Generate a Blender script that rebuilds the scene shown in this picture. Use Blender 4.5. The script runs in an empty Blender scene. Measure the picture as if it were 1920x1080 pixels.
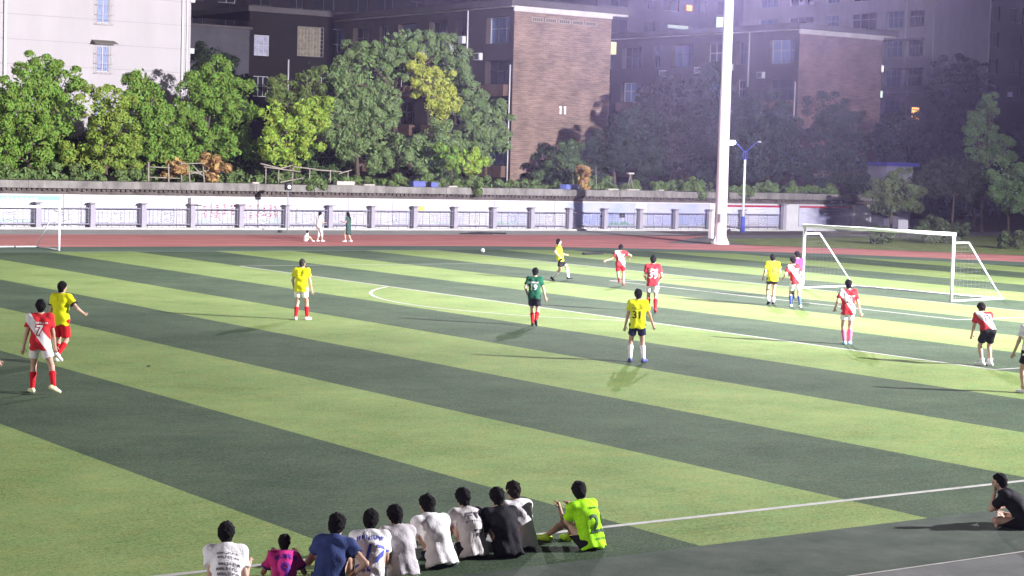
import bpy, bmesh, math, random
import numpy as np
from mathutils import Vector, Matrix
from mathutils.bvhtree import BVHTree

S = bpy.context.scene
COL = S.collection
PI = math.pi

# ------------------------------------------------------------------ camera
TH, PITCH, ROLL = -2.1839, 0.0679, 0.0290
CAM = (52.817, 51.200, 4.814)
cd = bpy.data.cameras.new('camera')
cam = bpy.data.objects.new('camera', cd); COL.objects.link(cam)
cd.sensor_width = 36.0
cd.lens = 3573.0 / 1920.0 * 36.0
cd.clip_start, cd.clip_end = 0.5, 2000.0
_f = Vector((math.cos(TH) * math.cos(PITCH), math.sin(TH) * math.cos(PITCH), -math.sin(PITCH)))
_u = Vector((math.cos(TH) * math.sin(PITCH), math.sin(TH) * math.sin(PITCH), math.cos(PITCH)))
_r = Vector((math.sin(TH), -math.cos(TH), 0))
cr, sr = math.cos(ROLL), math.sin(ROLL)
RX, RY = _r * cr + _u * sr, _u * cr - _r * sr
M = Matrix.Identity(4)
for i in range(3):
    M[i][0], M[i][1], M[i][2], M[i][3] = RX[i], RY[i], -_f[i], CAM[i]
cam.matrix_world = M
S.camera = cam

# ------------------------------------------------------------------ night sky
W = bpy.data.worlds.new('World'); S.world = W; W.use_nodes = True
wn = W.node_tree.nodes; wl = W.node_tree.links; wn.clear()
sky = wn.new('ShaderNodeTexSky'); sky.sky_type = 'NISHITA'; sky.sun_disc = False
sky.sun_elevation = math.radians(-4.0); sky.sun_rotation = math.radians(200)
b1 = wn.new('ShaderNodeBackground'); b1.inputs[1].default_value = 0.05
b2 = wn.new('ShaderNodeBackground'); b2.inputs[0].default_value = (0.55, 0.48, 0.85, 1); b2.inputs[1].default_value = 0.030
ad = wn.new('ShaderNodeAddShader'); ow = wn.new('ShaderNodeOutputWorld')
wl.new(sky.outputs[0], b1.inputs[0]); wl.new(b1.outputs[0], ad.inputs[0]); wl.new(b2.outputs[0], ad.inputs[1]); wl.new(ad.outputs[0], ow.inputs[0])

# ------------------------------------------------------------------ floodlights of the four masts
def spot(name, loc, target, power, size, blend, color, rad=0.5):
    l = bpy.data.lights.new(name, 'SPOT'); l.energy = power; l.spot_size = math.radians(size); l.spot_blend = blend
    l.color = color; l.shadow_soft_size = rad
    o = bpy.data.objects.new(name, l); COL.objects.link(o); o.location = loc
    o.rotation_euler = (Vector(target) - Vector(loc)).to_track_quat('-Z', 'Y').to_euler()
    return o
LC = (1.0, 0.965, 1.0)
spot('floodlight_beam', (-22.9, -34.9, 21.4), (56, 36, 9), 215000, 96, 1.0, LC, 0.5)      # the mast in view
spot('floodlight_beam', (-11, 50, 23), (50, -4, 0), 470000, 92, 1.0, LC, 0.35)            # near right mast, pitch
spot('floodlight_beam', (-11, 50, 23), (0, -59, 5), 1250000, 84, 1.0, LC, 0.5)         # near right mast, far side
spot('floodlight_beam', (121, -36, 22), (40, -25, 0), 70000, 130, 1.0, LC, 0.7)
spot('floodlight_beam', (121, 40, 22), (50, 0, 0), 120000, 130, 1.0, LC, 0.7)

S.view_settings.view_transform = 'Standard'; S.view_settings.look = 'None'
S.view_settings.exposure = 0.0; S.view_settings.gamma = 1.0
S.view_settings.use_curve_mapping = False
S.render.filter_size = 2.1
S.cycles.max_bounces = 5; S.cycles.diffuse_bounces = 2; S.cycles.glossy_bounces = 2
S.cycles.transparent_max_bounces = 8; S.cycles.sample_clamp_indirect = 4.0
S.cycles.use_denoising = True

# ------------------------------------------------------------------ materials
MATS = {}
def mat(name, col, rough=0.8, var=0.0, vscale=3.0, bump=0.0, bscale=40.0, emit=None, estr=0.0, island=0.0, metal=0.0, col2=None, spec=0.3, trans=0.0, streak=None):
    if name in MATS: return MATS[name]
    m = bpy.data.materials.new(name); m.use_nodes = True
    n, l = m.node_tree.nodes, m.node_tree.links
    p = n['Principled BSDF']; p.inputs['Roughness'].default_value = rough; p.inputs['Metallic'].default_value = metal
    p.inputs['Specular IOR Level'].default_value = spec
    p.inputs['Base Color'].default_value = (*col, 1)
    out = None
    tc = n.new('ShaderNodeTexCoord')
    if var > 0 or col2:
        nz = n.new('ShaderNodeTexNoise'); nz.inputs['Scale'].default_value = vscale; nz.inputs['Detail'].default_value = 6; nz.inputs['Roughness'].default_value = 0.65
        if streak:
            mp = n.new('ShaderNodeMapping'); mp.inputs['Scale'].default_value = streak
            l.new(tc.outputs['Object'], mp.inputs[0]); l.new(mp.outputs[0], nz.inputs['Vector'])
        else: l.new(tc.outputs['Object'], nz.inputs['Vector'])
        cr_ = n.new('ShaderNodeValToRGB'); e = cr_.color_ramp.elements
        c2 = col2 or tuple(min(1, c * (1 + var)) for c in col)
        c1 = tuple(c * (1 - var) for c in col) if not col2 else col
        e[0].position, e[1].position = 0.3, 0.7
        e[0].color, e[1].color = (*c1, 1), (*c2, 1)
        l.new(nz.outputs['Fac'], cr_.inputs[0]); out = cr_.outputs[0]
    if island > 0:
        g = n.new('ShaderNodeNewGeometry'); hs = n.new('ShaderNodeHueSaturation')
        mr = n.new('ShaderNodeMapRange'); mr.inputs['To Min'].default_value = 1 - island; mr.inputs['To Max'].default_value = 1 + island
        mr2 = n.new('ShaderNodeMapRange'); mr2.inputs['To Min'].default_value = 0.47; mr2.inputs['To Max'].default_value = 0.53
        l.new(g.outputs['Random Per Island'], mr.inputs[0]); l.new(mr.outputs[0], hs.inputs['Value'])
        l.new(g.outputs['Random Per Island'], mr2.inputs[0]); l.new(mr2.outputs[0], hs.inputs['Hue'])
        if out: l.new(out, hs.inputs['Color'])
        else: hs.inputs['Color'].default_value = (*col, 1)
        out = hs.outputs[0]
    if out: l.new(out, p.inputs['Base Color'])
    if bump > 0:
        nb = n.new('ShaderNodeTexNoise'); nb.inputs['Scale'].default_value = bscale; nb.inputs['Detail'].default_value = 4
        l.new(tc.outputs['Object'], nb.inputs['Vector'])
        bp = n.new('ShaderNodeBump'); bp.inputs['Strength'].default_value = bump; bp.inputs['Distance'].default_value = 0.02
        l.new(nb.outputs['Fac'], bp.inputs['Height']); l.new(bp.outputs[0], p.inputs['Normal'])
    if trans > 0:
        t = n.new('ShaderNodeBsdfTranslucent'); mx = n.new('ShaderNodeMixShader'); mx.inputs[0].default_value = trans
        if out: l.new(out, t.inputs['Color'])
        else: t.inputs['Color'].default_value = (*col, 1)
        l.new(p.outputs[0], mx.inputs[1]); l.new(t.outputs[0], mx.inputs[2]); l.new(mx.outputs[0], n['Material Output'].inputs[0])
    if emit:
        p.inputs['Emission Color'].default_value = (*emit, 1); p.inputs['Emission Strength'].default_value = estr
    MATS[name] = m
    return m

def turf_mat(name, c1, c2):
    """artificial grass: broad worn patches, seam streaks and blade-scale speckle"""
    m = bpy.data.materials.new(name); m.use_nodes = True
    n, l = m.node_tree.nodes, m.node_tree.links
    p = n['Principled BSDF']; p.inputs['Roughness'].default_value = 0.95; p.inputs['Specular IOR Level'].default_value = 0.12
    tc = n.new('ShaderNodeTexCoord')
    def noise(sc, det=5, scale=None):
        z = n.new('ShaderNodeTexNoise'); z.inputs['Scale'].default_value = sc; z.inputs['Detail'].default_value = det; z.inputs['Roughness'].default_value = 0.7
        if scale:
            mp = n.new('ShaderNodeMapping'); mp.inputs['Scale'].default_value = scale
            l.new(tc.outputs['Object'], mp.inputs[0]); l.new(mp.outputs[0], z.inputs['Vector'])
        else: l.new(tc.outputs['Object'], z.inputs['Vector'])
        return z.outputs['Fac']
    def mix(a, b, f):
        x = n.new('ShaderNodeMath'); x.operation = 'MULTIPLY_ADD'; x.inputs[1].default_value = f
        l.new(b, x.inputs[0]); l.new(a, x.inputs[2]); return x.outputs[0]
    a = noise(0.35, 4); a = mix(a, a, -.45); b = noise(22, 3); c = noise(5, 4, (0.25, 2.2, 1)); d = noise(75, 2)
    s = mix(a, b, 0.9); s = mix(s, c, 0.28); s = mix(s, d, 0.6); s = mix(s, noise(42, 2), 0.55)
    r = n.new('ShaderNodeValToRGB'); e = r.color_ramp.elements
    e[0].position, e[1].position = 0.0, 1.0
    mr = n.new('ShaderNodeMapRange'); mr.inputs['From Min'].default_value = 1.20; mr.inputs['From Max'].default_value = 1.62
    l.new(s, mr.inputs[0]); l.new(mr.outputs[0], r.inputs[0])
    e[0].color, e[1].color = (*c1, 1), (*c2, 1)
    hs = n.new('ShaderNodeHueSaturation'); hm_ = n.new('ShaderNodeMapRange'); hm_.inputs['From Min'].default_value = .3; hm_.inputs['From Max'].default_value = .7
    hm_.inputs['To Min'].default_value = .47; hm_.inputs['To Max'].default_value = .53
    l.new(noise(1.7, 6), hm_.inputs[0]); l.new(hm_.outputs[0], hs.inputs['Hue']); l.new(r.outputs[0], hs.inputs['Color'])
    l.new(hs.outputs[0], p.inputs['Base Color'])
    bp = n.new('ShaderNodeBump'); bp.inputs['Strength'].default_value = 0.5; bp.inputs['Distance'].default_value = 0.02
    l.new(d, bp.inputs['Height']); l.new(bp.outputs[0], p.inputs['Normal'])
    return m

def brick_mat(name, c1, c2, cm, sx=1.0, dirt=0.5):
    m = bpy.data.materials.new(name); m.use_nodes = True
    n, l = m.node_tree.nodes, m.node_tree.links
    p = n['Principled BSDF']; p.inputs['Roughness'].default_value = 0.9; p.inputs['Specular IOR Level'].default_value = 0.2
    tc = n.new('ShaderNodeTexCoord'); sep = n.new('ShaderNodeSeparateXYZ'); cb = n.new('ShaderNodeCombineXYZ')
    l.new(tc.outputs['Object'], sep.inputs[0]); l.new(sep.outputs[0], cb.inputs[0]); l.new(sep.outputs[2], cb.inputs[1])
    bt = n.new('ShaderNodeTexBrick'); l.new(cb.outputs[0], bt.inputs['Vector'])
    bt.inputs['Scale'].default_value = 1.0; bt.inputs['Brick Width'].default_value = 0.5; bt.inputs['Row Height'].default_value = 0.16
    bt.inputs['Mortar Size'].default_value = 0.012; bt.inputs['Bias'].default_value = 0.0
    bt.inputs['Color1'].default_value = (*c1, 1); bt.inputs['Color2'].default_value = (*c2, 1); bt.inputs['Mortar'].default_value = (*cm, 1)
    nz = n.new('ShaderNodeTexNoise'); nz.inputs['Scale'].default_value = 0.6; nz.inputs['Detail'].default_value = 7; l.new(tc.outputs['Object'], nz.inputs['Vector'])
    mp = n.new('ShaderNodeMapping'); mp.inputs['Scale'].default_value = (0.7, 1, 5); l.new(tc.outputs['Object'], mp.inputs[0])
    n2 = n.new('ShaderNodeTexNoise'); n2.inputs['Scale'].default_value = 1.3; n2.inputs['Detail'].default_value = 6; l.new(mp.outputs[0], n2.inputs['Vector'])
    md = n.new('ShaderNodeMath'); md.operation = 'ADD'; l.new(nz.outputs['Fac'], md.inputs[0]); l.new(n2.outputs['Fac'], md.inputs[1])
    mr = n.new('ShaderNodeMapRange'); mr.inputs['From Min'].default_value = 0.65; mr.inputs['From Max'].default_value = 1.35
    mr.inputs['To Min'].default_value = 1 - dirt; mr.inputs['To Max'].default_value = 1 + dirt
    l.new(md.outputs[0], mr.inputs[0])
    mx = n.new('ShaderNodeMix'); mx.data_type = 'RGBA'; mx.blend_type = 'MULTIPLY'; mx.inputs[0].default_value = 1.0
    l.new(bt.outputs['Color'], mx.inputs[6]); l.new(mr.outputs[0], mx.inputs[7]); l.new(mx.outputs[2], p.inputs['Base Color'])
    return m

# ------------------------------------------------------------------ helpers
def tag(o, label=None, cat=None, group=None, kind=None):
    if label: o['label'] = label
    if cat: o['category'] = cat
    if group: o['group'] = group
    if kind: o['kind'] = kind
    return o
def link(name, me, m=None, parent=None, loc=(0, 0, 0), rz=0.0):
    o = bpy.data.objects.new(name, me); COL.objects.link(o)
    if m is not None:
        for mm in (m if isinstance(m, (list, tuple)) else [m]): me.materials.append(mm)
    if parent: o.parent = parent
    o.location = loc; o.rotation_euler = (0, 0, rz)
    return o
def empty(name, loc, rz=0.0):
    o = bpy.data.objects.new(name, None); COL.objects.link(o); o.location = loc; o.rotation_euler = (0, 0, rz); o.empty_display_size = 0.3
    return o
class MB:
    def __init__(s): s.bm = bmesh.new()
    def box(s, a, b):
        x0, y0, z0 = a; x1, y1, z1 = b
        v = [s.bm.verts.new(c) for c in ((x0, y0, z0), (x1, y0, z0), (x1, y1, z0), (x0, y1, z0), (x0, y0, z1), (x1, y0, z1), (x1, y1, z1), (x0, y1, z1))]
        for f in ((0, 3, 2, 1), (4, 5, 6, 7), (0, 1, 5, 4), (1, 2, 6, 5), (2, 3, 7, 6), (3, 0, 4, 7)): s.bm.faces.new([v[i] for i in f])
        return s
    def tube(s, a, b, r0, r1=None, n=8, cap=True):
        r1 = r0 if r1 is None else r1
        a, b = Vector(a), Vector(b); d = (b - a).normalized()
        e1 = d.orthogonal().normalized(); e2 = d.cross(e1)
        R = []
        for c, r in ((a, r0), (b, r1)):
            R.append([s.bm.verts.new(c + (e1 * math.cos(2 * PI * i / n) + e2 * math.sin(2 * PI * i / n)) * r) for i in range(n)])
        for i in range(n):
            f = s.bm.faces.new((R[0][i], R[0][(i + 1) % n], R[1][(i + 1) % n], R[1][i])); f.smooth = n > 4
        if cap: s.bm.faces.new(R[0][::-1]); s.bm.faces.new(R[1])
        return s
    def path(s, pts, r, n=8):
        for a, b in zip(pts, pts[1:]): s.tube(a, b, r, r, n)
        return s
    def quad(s, *p):
        s.bm.faces.new([s.bm.verts.new(q) for q in p]); return s
    def ball(s, c, r, u=10, v=7, sc=(1, 1, 1)):
        mm = Matrix.Translation(c) @ Matrix.Diagonal((r * sc[0], r * sc[1], r * sc[2], 1))
        x = bmesh.ops.create_uvsphere(s.bm, u_segments=u, v_segments=v, radius=1, matrix=mm)
        for vv in x['verts']:
            for f in vv.link_faces: f.smooth = True
        return s
    def bevel(s, w):
        bmesh.ops.bevel(s.bm, geom=s.bm.edges[:], offset=w, segments=1, affect='EDGES'); return s
    def mesh(s, name):
        me = bpy.data.meshes.new(name); s.bm.to_mesh(me); s.bm.free(); return me
    def build(s, name, m, parent=None, loc=(0, 0, 0), rz=0.0): return link(name, s.mesh(name), m, parent, loc, rz)
def np_mesh(name, V, Q, smooth=True):
    me = bpy.data.meshes.new(name); V = np.asarray(V, np.float32); Q = np.asarray(Q, np.int32)
    me.vertices.add(len(V)); me.vertices.foreach_set('co', V.ravel())
    k = Q.shape[1]
    me.loops.add(Q.size); me.loops.foreach_set('vertex_index', Q.ravel())
    me.polygons.add(len(Q)); me.polygons.foreach_set('loop_start', np.arange(0, Q.size, k, dtype=np.int32))
    me.polygons.foreach_set('loop_total', np.full(len(Q), k, np.int32))
    me.polygons.foreach_set('use_smooth', np.full(len(Q), smooth, bool))
    me.update(calc_edges=True)
    return me
def sheet(name, pts, z, m, parent=None):
    mb = MB(); mb.quad(*[(x, y, z) for x, y in pts])
    return mb.build(name, m, parent)
def struct(o): o['kind'] = 'structure'; return o

# ------------------------------------------------------------------ ground, track and pitch
asphalt = mat('paving_grey', (0.16, 0.155, 0.15), 0.9, 0.25, 0.6, 0.3, 60)
paving = mat('light_concrete', (0.36, 0.36, 0.34), 0.9, 0.18, 0.8, 0.2, 40)
brownpave = mat('brown_paving', (0.10, 0.075, 0.075), 0.9, 0.3, 0.5, 0.3, 50)
track_m = mat('red_track', (0.52, 0.215, 0.20), 1.0, 0.22, 0.5, 0.5, 120, spec=.05, streak=(0.4, 1.6, 1))
track_shade = mat('worn_shade_track', (0.085, 0.088, 0.084), 0.9, 0.35, 0.9, 0.4, 90)  # worn red track, greyed and darkened in colour to hold the shadow over it
apron_m = turf_mat('plain_turf', (0.040, 0.080, 0.055), (0.12, 0.165, 0.13))
light_t = turf_mat('light_turf', (0.084, 0.138, 0.032), (0.236, 0.312, 0.108))
dark_t = turf_mat('dark_turf', (0.012, 0.032, 0.015), (0.080, 0.114, 0.066))
lawn_m = mat('lawn_grass', (0.13, 0.18, 0.06), 1.0, 0.5, 1.2, 0.8, 30, col2=(0.27, 0.32, 0.13), spec=.05)
white_line = mat('line_paint', (0.33, 0.33, 0.305), 0.8, 0.18, 4)
soil = mat('soil_ground', (0.09, 0.075, 0.05), 0.95, 0.4, 0.8, 0.6, 8)

struct(sheet('ground', [(-900, -53.0), (900, -53.0), (900, 900), (-900, 900)], -0.012, asphalt))
CX = 1.0
def arc(cx, r, a0, a1, n): return [(cx + r * math.cos(a0 + (a1 - a0) * i / n), r * math.sin(a0 + (a1 - a0) * i / n)) for i in range(n + 1)]
def ngon(name, pts, z, m):
    mb = MB(); vs = [mb.bm.verts.new((x, y, z)) for x, y in pts]; mb.bm.faces.new(vs)
    bmesh.ops.triangulate(mb.bm, faces=mb.bm.faces[:])
    mb.bm.normal_update()
    for f_ in mb.bm.faces:
        if f_.normal.z < 0: f_.normal_flip()
    return struct(mb.build(name, m))
def strip(name, inner, outer, z, m):
    mb = MB()
    a = [mb.bm.verts.new((x, y, z)) for x, y in inner]; b = [mb.bm.verts.new((x, y, z)) for x, y in outer]
    for i in range(len(a) - 1): mb.bm.faces.new((a[i], a[i + 1], b[i + 1], b[i]))
    mb.bm.normal_update()
    for f_ in mb.bm.faces:
        if f_.normal.z < 0: f_.normal_flip()
    return struct(mb.build(name, m))
half = [(-3 * PI / 2 + PI * i / 48) for i in range(49)]   # the bend, from the near to the far straight
RI, RO = 35.0, 43.0
NEAR_V = 33.2
def bend(r): return [(CX + r * math.cos(a), r * math.sin(a)) for a in half]
strip('track_bend', bend(RI), bend(RO), 0.004, track_m)
strip('track', [(CX, -RI), (140, -RI)], [(CX, -RO), (140, -RO)], 0.004, track_m)
# the sprint straight runs on past the bend
inner_ = [(140, -RO), (CX, -RO)] + [(CX + RO * math.cos(a), RO * math.sin(a)) for a in (-PI / 2 - PI / 48 * i for i in range(1, 9))]
strip('sprint_straight', inner_, [(140, -47.1), (CX, -47.1)] + [(CX - 4.0 * i, -47.1 + .5 * max(0, i - 5)) for i in range(1, 9)], 0.0035, track_m)
strip('worn_verge', [(-20, NEAR_V), (140, NEAR_V)], [(-20, RI + .35), (140, RI + .35)], 0.012, mat('worn_verge', (.050, .066, .052), 1.0, .3, 1.2, .4, 60, spec=.05, col2=(.098, .112, .098)))
strip('track', [(CX, RI + .35), (140, RI + .35)], [(CX, 44), (140, 44)], 0.004, track_shade)
for k in range(0, 6):
    r = RI + .35 + k * 1.22
    strip('track_lane_line', [(CX, r - .035), (140, r - .035)], [(CX, r + .035), (140, r + .035)], 0.008, mat('lane_paint', (0.42, 0.40, 0.38), .85, .3, 3))
# far pavement under the railing
strip('pavement', [(140, -47.1), (-31, -47.1)], [(140, -53.0), (-31, -53.0)], 0.004, paving)
ngon('pavement', [(-31, -47.1), (-24, -46.0), (-36, -47.0), (-58, -49.5), (-58, -53.0), (-31, -53.0)], 0.006, brownpave)
ngon('lawn', [(-25.3, -34.6)] + [(CX + 43.25 * math.cos(a), 43.25 * math.sin(a)) for a in (PI + math.radians(d) for d in (51, 47, 43, 39, 35, 31, 27, 23, 18, 12, 5, 0))] + [(-95, 0), (-95, -46), (-60, -46), (-40, -43.6), (-28, -41.6)], 0.012, lawn_m)
# infield: plain turf apron, then the striped sheet cut to the bend
def half_infield(r, z, m, x1): return ngon('infield_turf', [(CX + r * math.cos(a), r * math.sin(a)) for a in half] + [(x1, -r), (x1, r)], z, m)
half_infield(RI - 0.02, 0.006, apron_m, 140)
ST = 4.125
FAR_V, NEAR_V, RT = -31.0, 33.2, 33.2
for side, mm in ((0, light_t), (1, dark_t)):
    pass
mbL = {0: MB(), 1: MB()}
k = -8
while k * ST < 110:
    u0, u1 = k * ST, (k + 1) * ST
    which = 0 if k % 2 == 0 else 1
    n = 8
    for i in range(n):
        a, b = u0 + (u1 - u0) * i / n, u0 + (u1 - u0) * (i + 1) / n
        def lim(u, base):
            if u >= -2: return base
            # outer rim of the striped sheet follows the bend
            w = max(0.0, 1 - ((u - (-2)) / 27.5) ** 2)
            return base * math.sqrt(w)
        if lim(a, 1) <= 0.02 and lim(b, 1) <= 0.02: continue
        mbL[which].quad((a, lim(a, FAR_V), .010), (b, lim(b, FAR_V), .010), (b, lim(b, NEAR_V), .010), (a, lim(a, NEAR_V), .010))
    k += 1
struct(mbL[0].build('light_turf_stripes', light_t)); struct(mbL[1].build('dark_turf_stripes', dark_t))
def line(name, pts, w=0.10, z=0.014, m=None, closed=False):
    L, R = [], []
    n = len(pts)
    for i, (x, y) in enumerate(pts):
        p0 = Vector(pts[max(0, i - 1)]); p1 = Vector(pts[min(n - 1, i + 1)])
        if closed: p0 = Vector(pts[(i - 1) % n]); p1 = Vector(pts[(i + 1) % n])
        d = (p1 - p0).normalized(); nn = Vector((-d.y, d.x)) * w / 2
        L.append((x + nn.x, y + nn.y)); R.append((x - nn.x, y - nn.y))
    if closed: L.append(L[0]); R.append(R[0])
    return strip(name, L, R, z, m or white_line)
NT, FT = 31.67, -30.77
line('touchline', [(0, NT), (110, NT)], .12); line('touchline', [(0, FT), (110, FT)], .12)
line('goal_line', [(0, FT - .06), (0, NT + .06)], .12, .018)
line('penalty_area_line', [(16.5, -20.16), (16.5, 20.16)], .14, .014)
line('penalty_area_line', [(.06, 20.16), (16.57, 20.16)], .12, .018); line('penalty_area_line', [(.06, -20.16), (16.57, -20.16)], .12, .018)
line('goal_area_line', [(5.5, -9.16), (5.5, 9.16)], .12, .014)
line('goal_area_line', [(.06, 9.16), (5.56, 9.16)], .12, .018); line('goal_area_line', [(.06, -9.16), (5.56, -9.16)], .12, .018)
a0 = math.acos(5.5 / 9.15)
line('penalty_arc', [(11 + 9.15 * math.cos(a), -.9 + 9.15 * math.sin(a)) for a in np.linspace(-a0, a0, 40)], .13, .014)
line('corner_arc', [(math.cos(a), FT + math.sin(a)) for a in np.linspace(0, PI / 2, 8)], .1, .020)
struct(MB().ball((11, 0, .004), .11, 10, 6, (1, 1, .2)).build('penalty_spot', white_line))
line('halfway_line', [(50, FT), (50, NT)], .12, .018)

# ------------------------------------------------------------------ retaining wall, murals, raised ground
white_wall = mat('white_wall_paint', (0.50, 0.495, 0.515), .8, .10, .8, .1, 30)
ledge_m = mat('stained_concrete', (0.10, 0.093, 0.085), .9, .4, 1.6, .4, 20, col2=(0.235, 0.225, 0.21), streak=(1, 1, .5))
shade_conc_m = mat('shade_dark_concrete', (0.05, 0.042, 0.040), .9, .5, 1.2, .4, 12, col2=(0.12, 0.10, .09), streak=(1, 1, .3))  # concrete colour darkened to hold the shade under the ledge
wall = tag(empty('retaining_wall', (0, -53.5, 0)), 'long white mural wall with a concrete ledge on top behind the railing', 'wall')
UR, UL = -54.6, 45.0
MB().box((UR, -.6, 0), (UL, .0, 2.0)).build('wall_face', white_wall, wall)
MB().box((UR, -.6, 2.0), (UL, -.02, 2.36)).build('painted_shade_band', shade_conc_m, wall)  # dark band painted in for shade below the overhang
rng = random.Random(4)
u = UR
i = 0
while u < UL:
    w = rng.uniform(3.4, 5.2); u2 = min(UL, u + w)
    MB().box((u + .012, -.9, 2.36), (u2 - .012, .42 + rng.uniform(-.01, .01), 2.80 + rng.uniform(-.02, .03))).build('ledge_slab', ledge_m, wall)
    # ribbed dark underside of the ledge
    u = u2
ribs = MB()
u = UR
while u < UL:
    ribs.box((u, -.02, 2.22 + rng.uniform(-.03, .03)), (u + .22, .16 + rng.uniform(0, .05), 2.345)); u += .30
tag(ribs.build('ledge_ribs', shade_conc_m, wall), kind='stuff')
for u in (-24.7, -31.7, -38.8, -45.7, -53.2, -18.2, -8.5, 10.4, 3.3):
    MB().box((u - .5, 0, 0), (u + .5, .07, 2.0)).build('pier', white_wall, wall)

def mural_mat(name, base, tint, green, sc=.35, dark=None):
    m = bpy.data.materials.new(name); m.use_nodes = True
    n, l = m.node_tree.nodes, m.node_tree.links; p = n['Principled BSDF']; p.inputs['Roughness'].default_value = .45
    tc = n.new('ShaderNodeTexCoord'); sp = n.new('ShaderNodeSeparateXYZ'); l.new(tc.outputs['Object'], sp.inputs[0])
    nz = n.new('ShaderNodeTexNoise'); nz.inputs['Scale'].default_value = sc; nz.inputs['Detail'].default_value = 5; l.new(tc.outputs['Object'], nz.inputs[0])
    r = n.new('ShaderNodeValToRGB'); e = r.color_ramp.elements; e[0].position, e[1].position = .38, .66
    e[0].color, e[1].color = (*base, 1), (*tint, 1); l.new(nz.outputs['Fac'], r.inputs[0])
    n2 = n.new('ShaderNodeTexNoise'); n2.inputs['Scale'].default_value = .9; n2.inputs['Detail'].default_value = 4; l.new(tc.outputs['Object'], n2.inputs[0])
    ma = n.new('ShaderNodeMath'); ma.operation = 'MULTIPLY_ADD'; ma.inputs[1].default_value = 1.6; l.new(n2.outputs['Fac'], ma.inputs[0]); ma.inputs[2].default_value = -.42
    lt = n.new('ShaderNodeMath'); lt.operation = 'GREATER_THAN'; l.new(ma.outputs[0], lt.inputs[0]); l.new(sp.outputs[2], lt.inputs[1])
    mx = n.new('ShaderNodeMix'); mx.data_type = 'RGBA'; l.new(lt.outputs[0], mx.inputs[0]); l.new(r.outputs[0], mx.inputs[6]); mx.inputs[7].default_value = (*green, 1)
    l.new(mx.outputs[2], p.inputs['Base Color'])
    return m
mur_a = mural_mat('mural_pale_blue', (.46, .46, .51), (.36, .38, .48), (.28, .40, .34))
mur_b = mural_mat('mural_lavender', (.38, .38, .55), (.25, .30, .52), (.13, .27, .20), .5)
mur_c = mural_mat('mural_white', (.50, .50, .52), (.42, .42, .50), (.36, .43, .43), .3)
mur_d = mural_mat('mural_slate', (.48, .48, .60), (.11, .12, .20), (.40, .40, .52), .45)
mur_e = mural_mat('mural_grey', (.52, .52, .62), (.42, .44, .60), (.46, .42, .44), .5)
fr_m = mat('board_frame_grey', (.33, .32, .38), .6)
blue_h = mat('header_blue', (.16, .47, .75), .5)
red_h = mat('header_red', (.32, .02, .035), .5, .2, 2)
ink_r = mat('red_ink', (.34, .02, .10), .6); ink_g = mat('grey_ink', (.36, .35, .46), .6); ink_w = mat('white_ink', (.8, .8, .8), .6); ink_k = mat('black_ink', (.03, .03, .04), .6); ink_o = mat('orange_ink', (.75, .38, .10), .6)
panels = [(11.07, 24, mur_a, 'b'), (4.0, 9.84, mur_c, ''), (-3.74, 2.45, mur_c, 't'), (-7.9, -4.3, mur_c, 'g'), (-17.24, -11.27, mur_c, 'o'), (-24.2, -19.16, mur_a, 'i'), (-31.2, -25.22, mur_b, 'k'), (-38.1, -32.16, mur_b, ''), (-45.16, -39.63, mur_e, 'r'), (-52.4, -46.9, mur_d, 'r')]
for u0, u1, mm, st in panels:
    z0, z1 = .34, 1.93
    f = MB().box((u0, .002, z0), (u1, .045, z0 + .05)).box((u0, .002, z1 - .05), (u1, .045, z1)).box((u0, .002, z0 + .052), (u0 + .05, .045, z1 - .052)).box((u1 - .05, .002, z0 + .052), (u1, .045, z1 - .052)).build('mural_panel', fr_m, wall)
    MB().box((u0 + .052, .004, z0 + .052), (u1 - .052, .03, z1 - .052)).build('print_sheet', mm, f)
    if st == 'b':
        MB().box((u0 + .052, .032, 1.66), (u1 - .052, .036, z1 - .052)).build('header_band', blue_h, f)
        q = MB(); uu = u0 + 1.4
        while uu < u1 - .3: q.box((uu, .0375, 1.68), (uu + .16, .039, 1.75 + rng.uniform(0, .06))); uu += .28
        q.build('lettering', ink_w, f)
    if st == 'r': MB().box((u0 + .052, .032, 1.74), (u1 - .052, .036, z1 - .052)).build('header_band', red_h, f)
    q = MB()
    if st == 't':
        # columns of brush lettering, too small in the photograph to read
        for c in (1.95, 1.53, 1.1, .64, .10, -.69, -1.12, -1.63, -2.07, -2.51, -2.88):
            zz = 1.50 - rng.uniform(0, .1); end = .62 + rng.uniform(0, .25)
            while zz > end:
                for _ in range(4):
                    a, b = rng.uniform(-.1, .06), rng.uniform(-.1, .06)
                    if rng.random() < .5: q.box((c + a, .031, zz + b), (c + a + .15, .034, zz + b + .035))
                    else: q.box((c + a, .0345, zz + b - .04), (c + a + .035, .037, zz + b + .07))
                zz -= .17
        q.build('lettering', ink_r, f)
    elif st == 'o':
        q.box((-13.7, .031, 1.27), (-13.2, .034, 1.55)).build('emblem', ink_o, f)
    elif st == 'k':
        q.box((-28.55, .031, .95), (-28.35, .034, 1.45)).box((-28.35, .0345, .95), (-28.1, .037, 1.05)).box((-30.3, .031, .9), (-29.8, .034, 1.2)).build('emblem', ink_k, f)
    else:
        for row in range(4):
            uu = u0 + .5; zz = 1.55 - row * .22
            while uu < u1 - .6:
                w = rng.uniform(.2, .7)
                if rng.random() < .45: q.box((uu, .031, zz), (uu + w, .034, zz + .05))
                uu += w + .12
        q.build('lettering', ink_g, f)

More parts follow.
